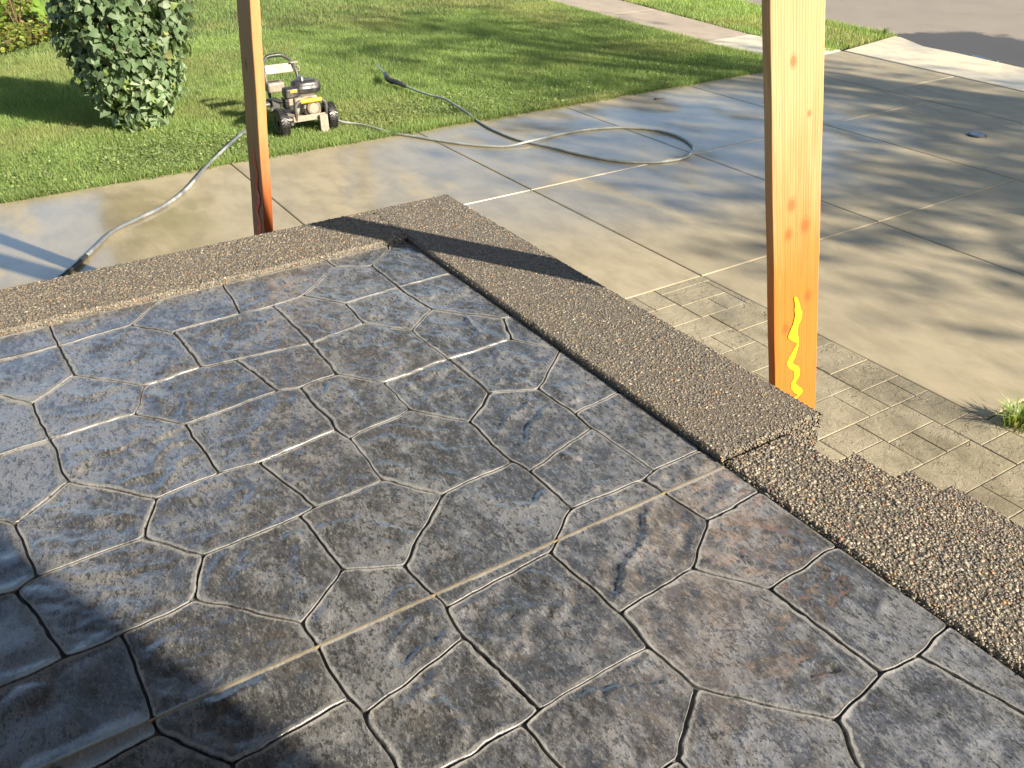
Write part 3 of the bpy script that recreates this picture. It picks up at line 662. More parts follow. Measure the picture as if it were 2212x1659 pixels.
def on_plank(x, y, P0, ax, nf, wd, t):     # photograph point -> (height, side) on the board's wide face
    d = Vector(ray(x, y)); o = Vector((0, 0, CAMZ)); q = P0+nf*(t/2); k = (q-o).dot(nf)/d.dot(nf); h = o+d*k-P0
    return h.dot(ax), h.dot(wd)
st = [(1718,641,2), (1722,665,6), (1724,685,6), (1717,705,6), (1712,722,7), (1716,732,6), (1723,740,2), (1719,752,4), (1709,775,6), (1706,787,6), (1715,793,7), (1721,800,6), (1719,815,6), (1713,830,6), (1722,843,7), (1727,850,5), (1717,858,7), (1708,868,9), (1720,880,3)]
P0 = r_root.location.copy(); pp = []
for x, y, w in st:
    h, s = on_plank(x, y, P0, ax, nf, wd, PRt); pp.append((h, s, w*3.1/1930*1.35*random.uniform(.8, 1.2)))
paint(r_root, P0, ax, nf, wd, PRt, pp, MAT['yellow'])
def lp(z): return Vector((-4.1+.16*z, 1.121+.037*z, z))
LN = (.0, -1, 0)
l_root, ax, nf, wd = plank('lumber_post', lp(.004), lp(3.3), .165, .042, LN, MAT['wood_l'], 'leaning board with dark reddish foot and red mark beside the porch corner')
P0 = l_root.location.copy(); pp = []
for x, y, w in [(549,318,1), (551,345,2), (556,375,2), (555,400,2.5), (560,430,3), (556,455,2.5), (562,480,3), (560,508,4), (565,540,4)]:
    h, s = on_plank(x, y, P0, ax, nf, wd, .042); pp.append((h, s, w*4.6/1930*2.6))
paint(l_root, P0, ax, nf, wd, .042, pp, MAT['red'])

# ------------------------------------------------------------------ house and porch roof (behind and above the camera)
house = empty('house', (5.5, -3.5, 0), 'house wall with lap siding behind the porch', 'house')
bm = bmesh.new(); box(bm, (6.0, -4.09, 2.6), (6.2, 12.0, 5.2)); obj('wall', bm, MAT['siding'], house)
bm = bmesh.new(); 
for k in range(26): box(bm, (2.885, -4.09, .15+k*.195), (.03, 12.02, .18), Matrix.Rotation(.06, 3, 'Y'))
obj('siding', bm, MAT['siding'], house)
bm = bmesh.new(); box(bm, (2.86, -1.2, SLAB+1.02), (.05, .95, 2.04)); dr = obj('door', bm, MAT['roof'], house); bm = bmesh.new(); cyl(bm, (2.80, -.82, SLAB+1), (2.84, -.82, SLAB+1), .03); obj('handle', bm, MAT['chrome'], dr)
roof = empty('porch_roof', (-.4, -1.2, 3.3), 'flat porch roof carried by the leaning boards, left overhang lengthened to darken the porch', 'roof')
bm = bmesh.new(); box(bm, (-1.06, -2.15, 3.36), (7.78, 7.8, .11)); obj('soffit', bm, MAT['roof'], roof)  # unseen left overhang, lengthened past the boards to darken the floor and its reflections
bm = bmesh.new(); box(bm, (-1.03, -2.15, 3.45), (7.9, 7.95, .06)); obj('covering', bm, MAT['shingle'], roof)
bm = bmesh.new(); box(bm, (-.4, 1.68, 3.272), (6.4, .09, .06)); box(bm, (-3.58, -1.1, 3.272), (.09, 5.4, .06)); obj('beam', bm, MAT['roof'], roof)

# ------------------------------------------------------------------ pressure washer
def make_washer():
    ox, oy = -7.72, 2.70
    w = empty('pressure_washer', (ox, oy, 0), 'small wheeled petrol pressure washer with yellow grip standing on the lawn', 'pressure washer')
    R = .117
    for yy, in ((2.475,), (2.915,)):
        s = 1 if yy > 2.7 else -1; wh = empty('wheel', (0, 0, 0)); wh.parent = w; c = Vector((-7.60, yy, R))
        # tyre: lathe around y
        bm = bmesh.new(); prof = [(.062, -.036), (.085, -.044), (.104, -.040), (.114, -.026), (R, 0), (.114, .026), (.104, .040), (.085, .044), (.062, .036)]; seg = 40; rg = []
        for k in range(seg):
            a = 2*math.pi*k/seg; rg.append([bm.verts.new((c.x+r*math.cos(a), c.y+q, c.z+r*math.sin(a))) for r, q in prof])
        for k in range(seg):
            A, B = rg[k], rg[(k+1) % seg]
            for i in range(len(prof)-1): bm.faces.new((A[i], B[i], B[i+1], A[i+1]))
            bm.faces.new((A[-1], B[-1], B[0], A[0]))
        for k in range(30):
            a = 2*math.pi*k/30
            for q, sk in ((-.024, .5), (.024, -.5), (0, 0)):
                rot = Matrix.Rotation(-a, 3, 'Y') @ Matrix.Rotation(sk, 3, 'X'); aa = a+(.1 if q == 0 else 0)
                box(bm, (c.x+(R-.001)*math.cos(aa), c.y+q, c.z+(R-.001)*math.sin(aa)), (.008, .026, .011), Matrix.Rotation(-aa, 3, 'Y') @ Matrix.Rotation(sk, 3, 'X'))
        obj('tyre', bm, MAT['rubber'], wh)
        bm = bmesh.new(); cyl(bm, c+Vector((0, -.030, 0)), c+Vector((0, .030, 0)), .064, seg=28); cyl(bm, c+Vector((0, -.042, 0)), c+Vector((0, .042, 0)), .022, seg=16); obj('rim', bm, MAT['black'], wh)
    bm = bmesh.new(); cyl(bm, (-7.74, 2.45, R), (-7.74, 2.94, R), .010); obj('axle', bm, MAT['steel'], w)
    bm = bmesh.new(); box(bm, (-7.72, 2.70, .105), (.36, .30, .022)); obj('base_plate', bm, MAT['beige'], w, bevel=.006)
    bm = bmesh.new(); box(bm, (-7.535, 2.74, .105), (.016, .30, .05)); obj('front_lip', bm, MAT['beige'], w, bevel=.005)
    for yy in (2.555, 2.845):      # frame rails sweep up into the push handle
        bm = bmesh.new(); tube(bm, catmull([(-7.52, yy, .085), (-7.72, yy, .085), (-7.92, yy, .10), (-8.02, yy, .18), (-8.06, yy, .30), (-8.10, yy, .40), (-8.16, yy+(.02 if yy < 2.7 else -.02), .475), (-8.20, yy+(.07 if yy < 2.7 else -.07), .515)], 5), .0145); obj('frame_rail', bm, MAT['steel'], w)
    bm = bmesh.new(); tube(bm, catmull([(-8.20, 2.625, .515), (-8.205, 2.66, .522), (-8.205, 2.74, .522), (-8.20, 2.775, .515)], 4), .0175, 12); obj('push_grip', bm, MAT['black'], w)
    bm = bmesh.new(); box(bm, (-8.135, 2.70, .435), (.012, .262, .085), Matrix.Rotation(-.5, 3, 'Y')); pn = obj('control_panel', bm, MAT['pale'], w, bevel=.006)
    bm = bmesh.new(); box(bm, (-8.13, 2.845, .478), (.035, .07, .012)); tube(bm, [(-8.12, 2.87, .45), (-8.12, 2.89, .43), (-8.12, 2.885, .40), (-8.12, 2.86, .40)], .005); obj('gun_hook', bm, MAT['pale'], w, bevel=.002)
    # front roll bar with yellow grip
    bm = bmesh.new(); tube(bm, catmull([(-7.54, 2.625, .075), (-7.525, 2.625, .14), (-7.53, 2.63, .195), (-7.535, 2.66, .228), (-7.535, 2.72, .233)], 5), .0145); obj('roll_bar', bm, MAT['steel'], w); bm = bmesh.new(); tube(bm, catmull([(-7.535, 2.82, .233), (-7.535, 2.872, .228), (-7.53, 2.90, .195), (-7.53, 2.902, .14), (-7.54, 2.90, .085)], 5), .0145); obj('roll_bar', bm, MAT['steel'], w)
    bm = bmesh.new(); tube(bm, [(-7.535, 2.675, .231), (-7.535, 2.68, .232), (-7.535, 2.865, .232), (-7.535, 2.87, .231)], [.012, .019, .019, .012], 14); obj('yellow_grip', bm, MAT['grip'], w)
    bm = bmesh.new()
    P = [(2.865, .125), (2.935, .125), (2.938, .03), (2.92, .005), (2.88, .005), (2.862, .03)]
    F = [bm.verts.new((-7.49, y, z)) for y, z in P]; B = [bm.verts.new((-7.515, y, z)) for y, z in P]
    bm.faces.new(F); bm.faces.new(B[::-1])
    for k in range(6): bm.faces.new((F[k], F[(k+1) % 6], B[(k+1) % 6], B[k]))
    obj('foot_plate', bm, MAT['pale'], w, bevel=.003)
    # engine
    bm = bmesh.new(); box(bm, (-7.71, 2.745, .185), (.15, .17, .14)); box(bm, (-7.72, 2.66, .20), (.11, .09, .10)); box(bm, (-7.70, 2.80, .245), (.13, .14, .03)); obj('engine_block', bm, MAT['beige'], w, bevel=.012)
    bm = bmesh.new()
    for k in range(7): box(bm, (-7.73, 2.615, .165+k*.013), (.11, .05, .006))
    obj('cooling_fins', bm, MAT['black'], w)
    bm = bmesh.new(); cyl(bm, (-7.66, 2.795, .168), (-7.575, 2.795, .168), .088, .082, 36); obj('fan_housing', bm, MAT['beige'], w, bevel=.008)
    bm = bmesh.new(); cyl(bm, (-7.58, 2.795, .176), (-7.548, 2.795, .176), .066, .060, 36); st_ = obj('recoil_starter', bm, MAT['beige'], w, bevel=.005)
    bm = bmesh.new()
    for k in range(26):
        a = 2*math.pi*k/26; box(bm, (-7.5485, 2.795+.05*math.cos(a), .176+.05*math.sin(a)), (.006, .017, .0052), Matrix.Rotation(a, 3, 'X'))
    obj('vent_slots', bm, MAT['black'], st_)
    bm = bmesh.new(); tube(bm, [(-7.572, 2.795+.078*math.cos(a), .163+.078*math.sin(a)) for a in np.linspace(math.pi*.95, math.pi*1.85, 14)], .007); obj('housing_gasket', bm, MAT['black'], w)
    # fuel tank: squircle stack
    bm = bmesh.new(); rg = []
    for z, s in ((.262, .80), (.272, .95), (.300, 1.0), (.304, 1.035), (.309, 1.035), (.312, 1.0), (.335, .985), (.352, .93), (.364, .80), (.370, .55)):
        ring = []
        for k in range(32):
            a = 2*math.pi*k/32; ca, sa = math.cos(a), math.sin(a); q = (abs(ca)**4+abs(sa)**4)**-.25
            ring.append(bm.verts.new((-7.785+.088*s*q*ca, 2.825+.122*s*q*sa, z)))
        rg.append(ring)
    for A, B in zip(rg, rg[1:]):
        for k in range(32): bm.faces.new((A[k], A[(k+1) % 32], B[(k+1) % 32], B[k]))
    bm.faces.new(rg[0][::-1]); bm.faces.new(rg[-1]); tk = obj('fuel_tank', bm, MAT['black'], w, ang=50)
    bm = bmesh.new(); cyl(bm, (-7.80, 2.795, .366), (-7.80, 2.795, .392), .034, .032, 28); cyl(bm, (-7.80, 2.795, .392), (-7.80, 2.795, .397), .028, .02, 28); obj('fuel_cap', bm, MAT['chrome'], tk, bevel=.003)
    bm = bmesh.new(); box(bm, (-7.705, 2.655, .295), (.11, .125, .085)); ac = obj('air_cleaner', bm, MAT['black'], w, bevel=.02, seg=4)
    bm = bmesh.new(); box(bm, (-7.649, 2.665, .313), (.002, .060, .022)); obj('sticker', bm, MAT['orange'], ac)
    bm = bmesh.new(); box(bm, (-7.95, 2.60, .305), (.13, .15, .085)); mf = obj('muffler_guard', bm, MAT['pale'], w, bevel=.016, seg=3)
    bm = bmesh.new()
    for k in range(10): box(bm, (-7.95, 2.55+k*.011, .349), (.05, .004, .003))
    for k in range(4): box(bm, (-7.92+k*.0, 2.524, .28+k*.016), (.06, .003, .007))
    obj('heat_slots', bm, MAT['black'], mf)
    bm = bmesh.new(); box(bm, (-7.80, 2.535, .20), (.11, .08, .075)); cyl(bm, (-7.80, 2.535, .20), (-7.80, 2.44, .195), .024); cyl(bm, (-7.76, 2.50, .17), (-7.70, 2.46, .165), .018); obj('pump', bm, MAT['steel'], w, bevel=.008)
    bm = bmesh.new(); tube(bm, catmull([(-7.80, 2.44, .195), (-7.81, 2.41, .185), (-7.84, 2.36, .12), (-7.88, 2.30, .04)], 5), .013); tube(bm, catmull([(-7.72, 2.58, .22), (-7.76, 2.50, .24), (-7.84, 2.46, .22), (-7.86, 2.50, .17)], 5), .011); obj('inlet_hose', bm, MAT['black'], w)
    for o in list(w.children):
        if o.type != 'MESH': continue
        k = o.name.split('.')[0]
        d = {'roll_bar': (0, -.036, .055), 'yellow_grip': (0, -.036, .055), 'foot_plate': (.0, -.078, .0), 'axle': (.14, 0, 0), 'frame_rail': (0, -.01, .03), 'push_grip': (0, -.01, .03), 'control_panel': (0, -.01, .015), 'gun_hook': (0, -.01, .015)}.get(k, (0, -.03, .04))
        for q in [o]+list(o.children): q.data.transform(Matrix.Translation(d))
        if k == 'foot_plate': o.data.transform(Matrix.Diagonal((1, 1, 1.3, 1)))
    return w
make_washer()

# ------------------------------------------------------------------ hoses and spray gun
def hose(name, pts, r, mat, label, cat='hose', z=None, seg=10, n=8):
    P = catmull(pts, n); bm = bmesh.new(); tube(bm, P, r, seg); o = obj(name, bm, mat); return tag(o, label, cat)
def gp(x, y, z): q = on(x, y, z); return (q[0], q[1], z)
sup = [(-7.875, 2.32, .045), gp(527, 285, .05), gp(505, 303, .05), gp(478, 328, .045), gp(440, 366, .018), gp(402, 409, .016), gp(355, 444, .016), gp(300, 471, .016), gp(243, 500, .016), gp(205, 535, .016), gp(175, 563, .016), gp(150, 585, .016), gp(125, 603, .016), gp(85, 640, .016), gp(20, 690, .016), gp(-80, 740, .016)]
ho = hose('supply_hose', sup, .0128, MAT['hose2'], 'scuffed grey supply hose running from the washer across the concrete to the porch curb')
bm = bmesh.new(); tube(bm, catmull([gp(186, 553, .0162), gp(168, 570, .0162), gp(150, 585, .0162), gp(134, 598, .0162)], 5), .0150, 12); obj('black_sleeve', bm, MAT['black'], ho)
zz = .0105
hp = [(-7.70, 2.97, .10), gp(735, 262, .05), gp(775, 268, .03), gp(812, 277, .03), gp(845, 287, zz), gp(890, 294, zz), gp(950, 304, zz), gp(1020, 313, zz), gp(1090, 316, zz), gp(1148, 304, .024), gp(1200, 292, zz), gp(1260, 281, zz), gp(1330, 275.5, zz), gp(1400, 279, zz), gp(1455, 291, zz), gp(1487, 307, zz), gp(1497, 322, zz), gp(1484, 338, zz), gp(1450, 347, zz), gp(1390, 351, zz), gp(1320, 346, zz), gp(1250, 333, zz), gp(1190, 318, .012), gp(1140, 307, .012), gp(1106, 298, zz), gp(1060, 278, zz), gp(1030, 260, zz), gp(1010, 244, .03), gp(985, 228, .045), gp(958, 213, .05), gp(920, 203, .055), gp(890, 192, .06), gp(876, 186, .06)]
ho2 = hose('pressure_hose', hp, .0105, MAT['hose'], 'thin grey pressure hose looping over the wet concrete from washer to spray gun')
gun = empty('spray_gun', gp(860, 180, 0), 'dark spray gun lying in the lawn at the end of the thin hose', 'spray gun')
bm = bmesh.new(); tube(bm, catmull([gp(877, 187, .06), gp(868, 182, .065), gp(855, 177, .07), gp(842, 173, .075)], 4), [.014, .02, .022, .023, .024, .024, .024, .025, .025, .025, .026, .025, .02][:13], 12); obj('grip', bm, MAT['black'], gun)
bm = bmesh.new(); tube(bm, catmull([gp(842, 173, .075), gp(836, 168, .085), gp(833, 161, .085), gp(831, 157, .08)], 4), [.024, .03, .031, .031, .03, .029, .028, .026, .025, .023, .021, .019, .016], 12); obj('body', bm, MAT['black'], gun)
bm = bmesh.new(); tube(bm, [gp(831, 157, .08), gp(824, 149, .08), gp(815, 140, .075)], .007); obj('lance', bm, MAT['chrome'], gun)
bm = bmesh.new(); tube(bm, catmull([gp(852, 180, .06), gp(845, 181, .05), gp(840, 177, .055)], 3), .006); obj('trigger', bm, MAT['black'], gun)

# ------------------------------------------------------------------ vegetation
def blades(name, P, h, w, cols, label, lean=.5, cat='grass', mat=None):
    n = len(P); th = RNG.random(n)*6.283; ln = RNG.normal(0, lean, (n, 2)); hh = h*RNG.uniform(.55, 1.25, n)
    d = np.column_stack([np.cos(th), np.sin(th)])*(w*RNG.uniform(.7, 1.3, n))[:, None]/2
    A = np.column_stack([P-d, np.full(n, -.012)]); B = np.column_stack([P+d, np.full(n, -.012)])
    T = np.column_stack([P+ln*hh[:, None], hh*np.sqrt(np.maximum(.15, 1-np.minimum(.85, (ln**2).sum(1)*.4)))])
    Vv = np.stack([A, B, T], 1).reshape(-1, 3); F = np.arange(3*n).reshape(-1, 3)
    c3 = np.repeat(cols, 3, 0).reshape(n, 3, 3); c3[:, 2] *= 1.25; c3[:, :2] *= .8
    o = np_mesh(name, Vv, F, mat or MAT['grass'], None, col=c3.reshape(-1, 3)); o['kind'] = 'stuff'; return tag(o, label, cat)
def in_lawn(P):
    x, y = P.T; return (x < LAWN_X+.03+.04*(vnoise(y*6, y*0, 4)-.3)) & (y < np.where(x > -8.66, 8.36, swl(x)-.02)+.05*(vnoise(x*6, x*0, 8)-.3))
def frustum(P, m=.08):
    rel = np.column_stack([P, np.full(len(P), -CAMZ)]); z = rel@CF; x = rel@CR/z*FPX/1106; y = rel@CU/z*FPX/829.5
    return (z > 0) & (np.abs(x) < 1+m) & (np.abs(y) < 1+m)
def scatter(x0, x1, y0, y1, dens):
    n = int((x1-x0)*(y1-y0)*dens); return np.column_stack([RNG.uniform(x0, x1, n), RNG.uniform(y0, y1, n)])
GREENS = np.array([(.235, .335, .095), (.18, .29, .08), (.30, .38, .13), (.14, .235, .065), (.36, .39, .19)])
def grass_cols(P):
    n = len(P); c = GREENS[RNG.choice(5, n, p=[.3, .28, .2, .15, .07])]*RNG.uniform(.75, 1.25, (n, 1))
    dry = fbm(P[:, 0]*.9, P[:, 1]*.9, 12, 4); k = np.clip((dry-.50)*5, 0, 1)[:, None]*RNG.random((n, 1)); c = c*(1-.75*k)+np.array([.36, .33, .15])*.75*k
    return c*(.75+.5*fbm(P[:, 0]*1.6, P[:, 1]*2.4, 41, 3))[:, None]
P = np.vstack([scatter(-9.6, LAWN_X+.1, -1.2, 8.5, 12000), scatter(-12.5, -9.6, -1.2, 9.2, 8000), scatter(-19, -12.5, -1.5, 9.8, 2600)])
P = P[in_lawn(P) & (frustum(P, .25))]
hm = .035+.02*fbm(P[:, 0]*1.3, P[:, 1]*1.3, 5, 3)
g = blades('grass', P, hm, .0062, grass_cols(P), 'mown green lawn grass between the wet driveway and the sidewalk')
P = scatter(-16, -7.4, 9.2, 11.6, 4200); x, y = P.T
P = P[(y > swu(x)+.02) & (y < np.minimum(ste(x), 12)-.02) & (x < -7.42-.19*(y-9.4)/1.3)]
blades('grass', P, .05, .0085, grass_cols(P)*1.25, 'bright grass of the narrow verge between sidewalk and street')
# taller fringe where the lawn spills over the concrete, and broad leaf weeds
P = np.column_stack([LAWN_X+RNG.normal(-.01, .045, 20000), RNG.uniform(-1, 8.3, 20000)]); P = P[P[:, 0] < LAWN_X+.10*vnoise(P[:, 1]*5, P[:, 1]*0, 6)+.02]
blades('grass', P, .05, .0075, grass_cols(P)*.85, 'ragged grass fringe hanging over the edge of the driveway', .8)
def leaflets(name, P, z, size, cols, label, mat, tilt=.5, cat='weeds', flat=True, parent=None):
    """small rounded leaves: four-triangle folded kites"""
    n = len(P); th = RNG.random(n)*6.283; nrm = np.column_stack([RNG.normal(0, tilt, (n, 2)), np.ones(n)]); nrm /= np.linalg.norm(nrm, axis=1)[:, None]
    a = np.column_stack([np.cos(th), np.sin(th), np.zeros(n)]); a -= nrm*(a*nrm).sum(1)[:, None]; a /= np.linalg.norm(a, axis=1)[:, None]; b = np.cross(nrm, a)
    s = (size*RNG.uniform(.6, 1.35, n))[:, None]; c = np.column_stack([P, z])
    pts = [c-a*s*.5, c-a*s*.15+b*s*.42+nrm*s*.12, c+a*s*.3+b*s*.30+nrm*s*.1, c+a*s*.55-nrm*s*.08, c+a*s*.3-b*s*.30+nrm*s*.1, c-a*s*.15-b*s*.42+nrm*s*.12]
    Vv = np.stack(pts, 1).reshape(-1, 3); base = np.array([(0, 1, 2), (0, 2, 3), (0, 3, 4), (0, 4, 5)]); F = (base[None]+np.arange(n)[:, None, None]*6).reshape(-1, 3)
    o = np_mesh(name, Vv, F, mat, parent, col=np.repeat(cols, 6, 0)); o['kind'] = 'stuff'
    if label: tag(o, label, cat)
    return o
P = scatter(-9.0, LAWN_X+.02, -1, 8.2, 4200); d = fbm(P[:, 0]*1.4, P[:, 1]*1.4, 61, 4); pr = np.clip((d-.36)*3, .03, 1)*np.clip(1.1-(LAWN_X-P[:, 0])*.8, .05, 1)*np.clip(1.3-(P[:, 1]-1.5)*.25, .10, 1)
P = P[(RNG.random(len(P)) < pr) & in_lawn(P) & frustum(P, .2)]
cc = np.array([(.20, .27, .095), (.16, .23, .085), (.27, .33, .13), (.34, .38, .19)])[RNG.choice(4, len(P), p=[.4, .35, .18, .07])]*RNG.uniform(.75, 1.25, (len(P), 1))
leaflets('clover', P, RNG.uniform(.012, .036, len(P)), .021, cc*1.0, 'clover and plantain leaves mixed into the front of the lawn', MAT['leaf'])
P = np.vstack([scatter(-16.5, -11.6, -1.6, 1.7, 900)]); d = fbm(P[:, 0]*1.1, P[:, 1]*1.1, 71, 4)
P = P[(P[:, 0] < -12.0-.9*(P[:, 1]-.4)+1.0*(fbm(P[:, 1]*1.3, P[:, 1]*0, 9, 3)-.5)) ]
zz_ = .04+.28*np.clip(fbm(P[:, 0]*1.2, P[:, 1]*1.2, 3, 4)-.25, 0, 1)*RNG.random(len(P))**.6+.10*np.clip((-12.6-P[:, 0])*.5, 0, 1)*RNG.random(len(P))
cc = np.array([(.17, .22, .035), (.24, .27, .05), (.11, .16, .03), (.22, .17, .06), (.10, .07, .035)])[RNG.choice(5, len(P), p=[.34, .26, .2, .12, .08])]*RNG.uniform(.7, 1.3, (len(P), 1))
leaflets('ground_cover', P, zz_, .06, cc, 'yellow green ground cover and weeds behind the lilac bush', MAT['leaf'], .8, 'ground cover')

# lilac bush ---------------------------------------------------------------
LEAF_O = np.array([(0, 0), (.16, -.10), (.36, -.06), (.46, .16), (.40, .42), (.22, .72), (0, 1.05)])
def leaf_geo(fold=.22, droop=.25):
    """heart-shaped blade, folded along the midrib"""
    Vv = []; F = []
    mid = [(0, .0), (0, .16), (0, .42), (0, .72), (0, 1.05)]
    for x, y in mid: Vv.append((x, y, -droop*y*y))
    R_ = [(.20, -.11), (.42, .0), (.46, .22), (.38, .48), (.20, .76)]
    for s in (1, -1):
        for x, y in R_: Vv.append((s*x, y, fold*x-droop*y*y))
    def f(o, fl):
        L_ = [(0, o, 1), (o, o+1, 1), (1, o+1, o+2), (1, o+2, 2), (2, o+2, o+3), (2, o+3, 3), (3, o+3, o+4), (3, o+4, 4)]
        return [t if not fl else t[::-1] for t in L_]
    F = f(5, False)+f(10, True)
    return np.array(Vv), np.array(F)
LV, LF = leaf_geo()
bush = empty('lilac_bush', (-8.60, 1.52, 0), 'dense lilac bush with heart shaped grey green leaves growing on the lawn', 'bush')
BZ = 1.62
def bush_r(z): return np.interp(z, [0, .12, .3, .5, .75, 1.0, 1.25, 1.45, BZ], [.16, .23, .33, .42, .49, .51, .47, .36, .12])
leafs = []
for k in range(7000):
    z = RNG.uniform(.03, BZ); th = RNG.random()*6.283
    lump = .72+.58*float(fbm(np.array([th*1.6]), np.array([z*3.4]), 21, 3)[0]); d = RNG.random()**.30*RNG.choice([1, 1, 1, 1.13])
    r = float(bush_r(z))*lump*d
    if RNG.random() > float(bush_r(z))/.52+.25: continue
    p = np.array([-8.60+r*math.cos(th), 1.52+r*math.sin(th), z])
    out = np.array([math.cos(th), math.sin(th), .25+.6*(z-.8)]); out /= np.linalg.norm(out)
    leafs.append((p, out, d))
lcols = np.array([(.16, .25, .115), (.20, .285, .155), (.13, .215, .095), (.25, .32, .195), (.25, .34, .09), (.42, .44, .18)])
def leaf_frame(out):
    nrm = out+RNG.normal(0, .62, 3)+np.array([0, 0, .35]); nrm /= np.linalg.norm(nrm)
    y = np.array([out[0]*.5, out[1]*.5, -.75])+RNG.normal(0, .72, 3); y -= nrm*(y@nrm); y /= np.linalg.norm(y); x = np.cross(y, nrm)
    return x, y, nrm
camp = np.array([0, 0, CAMZ]); score = []
for p, out, d in leafs:
    v = camp-p; v /= np.linalg.norm(v); q = p-camp; zc = q@CF; iy = 829.5-FPX*(q@CU)/zc
    score.append((d*(out@v)+(.0 if iy > -30 else -5)))
order = np.argsort(-np.array(score)); single = set(order[:280].tolist())
leaf_meshes = []
for k in range(8):
    me = bpy.data.meshes.new('leaf'); lv, lf = leaf_geo(.15+.05*k % .3, .1+.04*k); me.from_pydata([tuple(v) for v in lv], [], [tuple(int(i) for i in f) for f in lf])
    a = me.attributes.new('col', 'FLOAT_COLOR', 'POINT'); c = lcols[[0, 1, 2, 3, 0, 1, 3, 4][k]]*[.8, .95, .85, 1.05, .7, 1.0, 1.15, 1.0][k]
    a.data.foreach_set('color', np.tile(np.array([*c, 1], np.float32), len(lv))); me.polygons.foreach_set('use_smooth', [True]*len(me.polygons)); me.materials.append(MAT['leaf']); leaf_meshes.append(me)
RV = []; RC = []
for i, (p, out, d) in enumerate(leafs):
    x, y, nrm = leaf_frame(out); s = RNG.choice([RNG.uniform(.035, .06), RNG.uniform(.055, .09)])
    if i in single:
        o = bpy.data.objects.new('leaf', leaf_meshes[RNG.choice([1, 3, 5, 6, 7, 0]) if p[2] < .5 else RNG.choice([0, 2, 4, 2, 0, 1])]); COL.objects.link(o); o.parent = bush
        m = Matrix.Identity(4); q = p-np.array(bush.location)
        for a in range(3): m[a][0] = x[a]*s; m[a][1] = y[a]*s; m[a][2] = nrm[a]*s; m[a][3] = q[a]
        o.matrix_local = m
    else:
        g_ = p+s*(LV[:, 0:1]*x+LV[:, 1:2]*y+LV[:, 2:3]*nrm); RV.append(g_)
        c = lcols[RNG.choice(6, p=[.28, .26, .2, .18, .06, .02])]*RNG.uniform(.75, 1.2)*(1. if p[2] < .55 else .72); RC.append(np.tile(c, (len(LV), 1)))
n = len(RV); o = np_mesh('foliage', np.vstack(RV), (LF[None]+np.arange(n)[:, None, None]*len(LV)).reshape(-1, 3), MAT['leaf'], bush, col=np.vstack(RC), sm=True); o['kind'] = 'stuff'
for k in range(9):
    a = k*.7; r0 = RNG.uniform(.02, .10); r1 = RNG.uniform(.15, .42); h = RNG.uniform(.8, 1.4)
    bm = bmesh.new(); tube(bm, catmull([(-8.60+r0*math.cos(a), 1.52+r0*math.sin(a), -.02), (-8.60+(r0+r1)*.5*math.cos(a+.2), 1.52+(r0+r1)*.5*math.sin(a+.2), h*.45), (-8.60+r1*math.cos(a+.1), 1.52+r1*math.sin(a+.1), h)], 5), np.linspace(.016, .005, 11), 7); obj('stem', bm, MAT['stem'], bush)

# red flowered plant in the ground cover
c0 = on(62, 92, .0); fl = empty('flowering_plant', (c0[0]-.8, c0[1], 0), 'tall weed with broad bright green leaves and red flower clusters behind the bush', 'plant')
fx, fy = c0[0]-.8, c0[1]
bm = bmesh.new()
for k in range(4): tube(bm, catmull([(fx, fy, -.02), (fx+.1*math.cos(k*1.6), fy+.1*math.sin(k*1.6), .35), (fx+.26*math.cos(k*1.6), fy+.26*math.sin(k*1.6), .62)], 4), .008, 6)
obj('stem', bm, MAT['stem'], fl)
me = bpy.data.meshes.new('leaf'); lv, lf = leaf_geo(.2, .25); me.from_pydata([tuple(v) for v in lv], [], [tuple(int(i) for i in f) for f in lf]); a = me.attributes.new('col', 'FLOAT_COLOR', 'POINT'); a.data.foreach_set('color', np.tile(np.array([.16, .27, .035, 1], np.float32), len(lv))); me.materials.append(MAT['leaf'])
for k in range(46):
    th = RNG.random()*6.283; r = .05+.36*RNG.random()**.7; z = .18+.5*RNG.random()
    x, y, nrm = leaf_frame(np.array([math.cos(th)*.5, math.sin(th)*.5, .8])); s = RNG.uniform(.10, .17); o = bpy.data.objects.new('leaf', me); COL.objects.link(o); o.parent = fl; m = Matrix.Identity(4); q = (r*math.cos(th), r*math.sin(th), z)
    for i in range(3): m[i][0] = x[i]*s; m[i][1] = y[i]*s; m[i][2] = nrm[i]*s; m[i][3] = q[i]
    o.matrix_local = m
for k in range(7):
    th = RNG.random()*6.283; r = .28*RNG.random(); bm = bmesh.new()
    for q in range(16): bmesh.ops.create_icosphere(bm, subdivisions=1, radius=RNG.uniform(.009, .017), matrix=Matrix.Translation((fx+r*math.cos(th)+RNG.normal(0, .018), fy+r*math.sin(th)+RNG.normal(0, .018), .62+RNG.normal(0, .03)-.15*r)))
    obj('flower', bm, MAT['redflower'], fl)

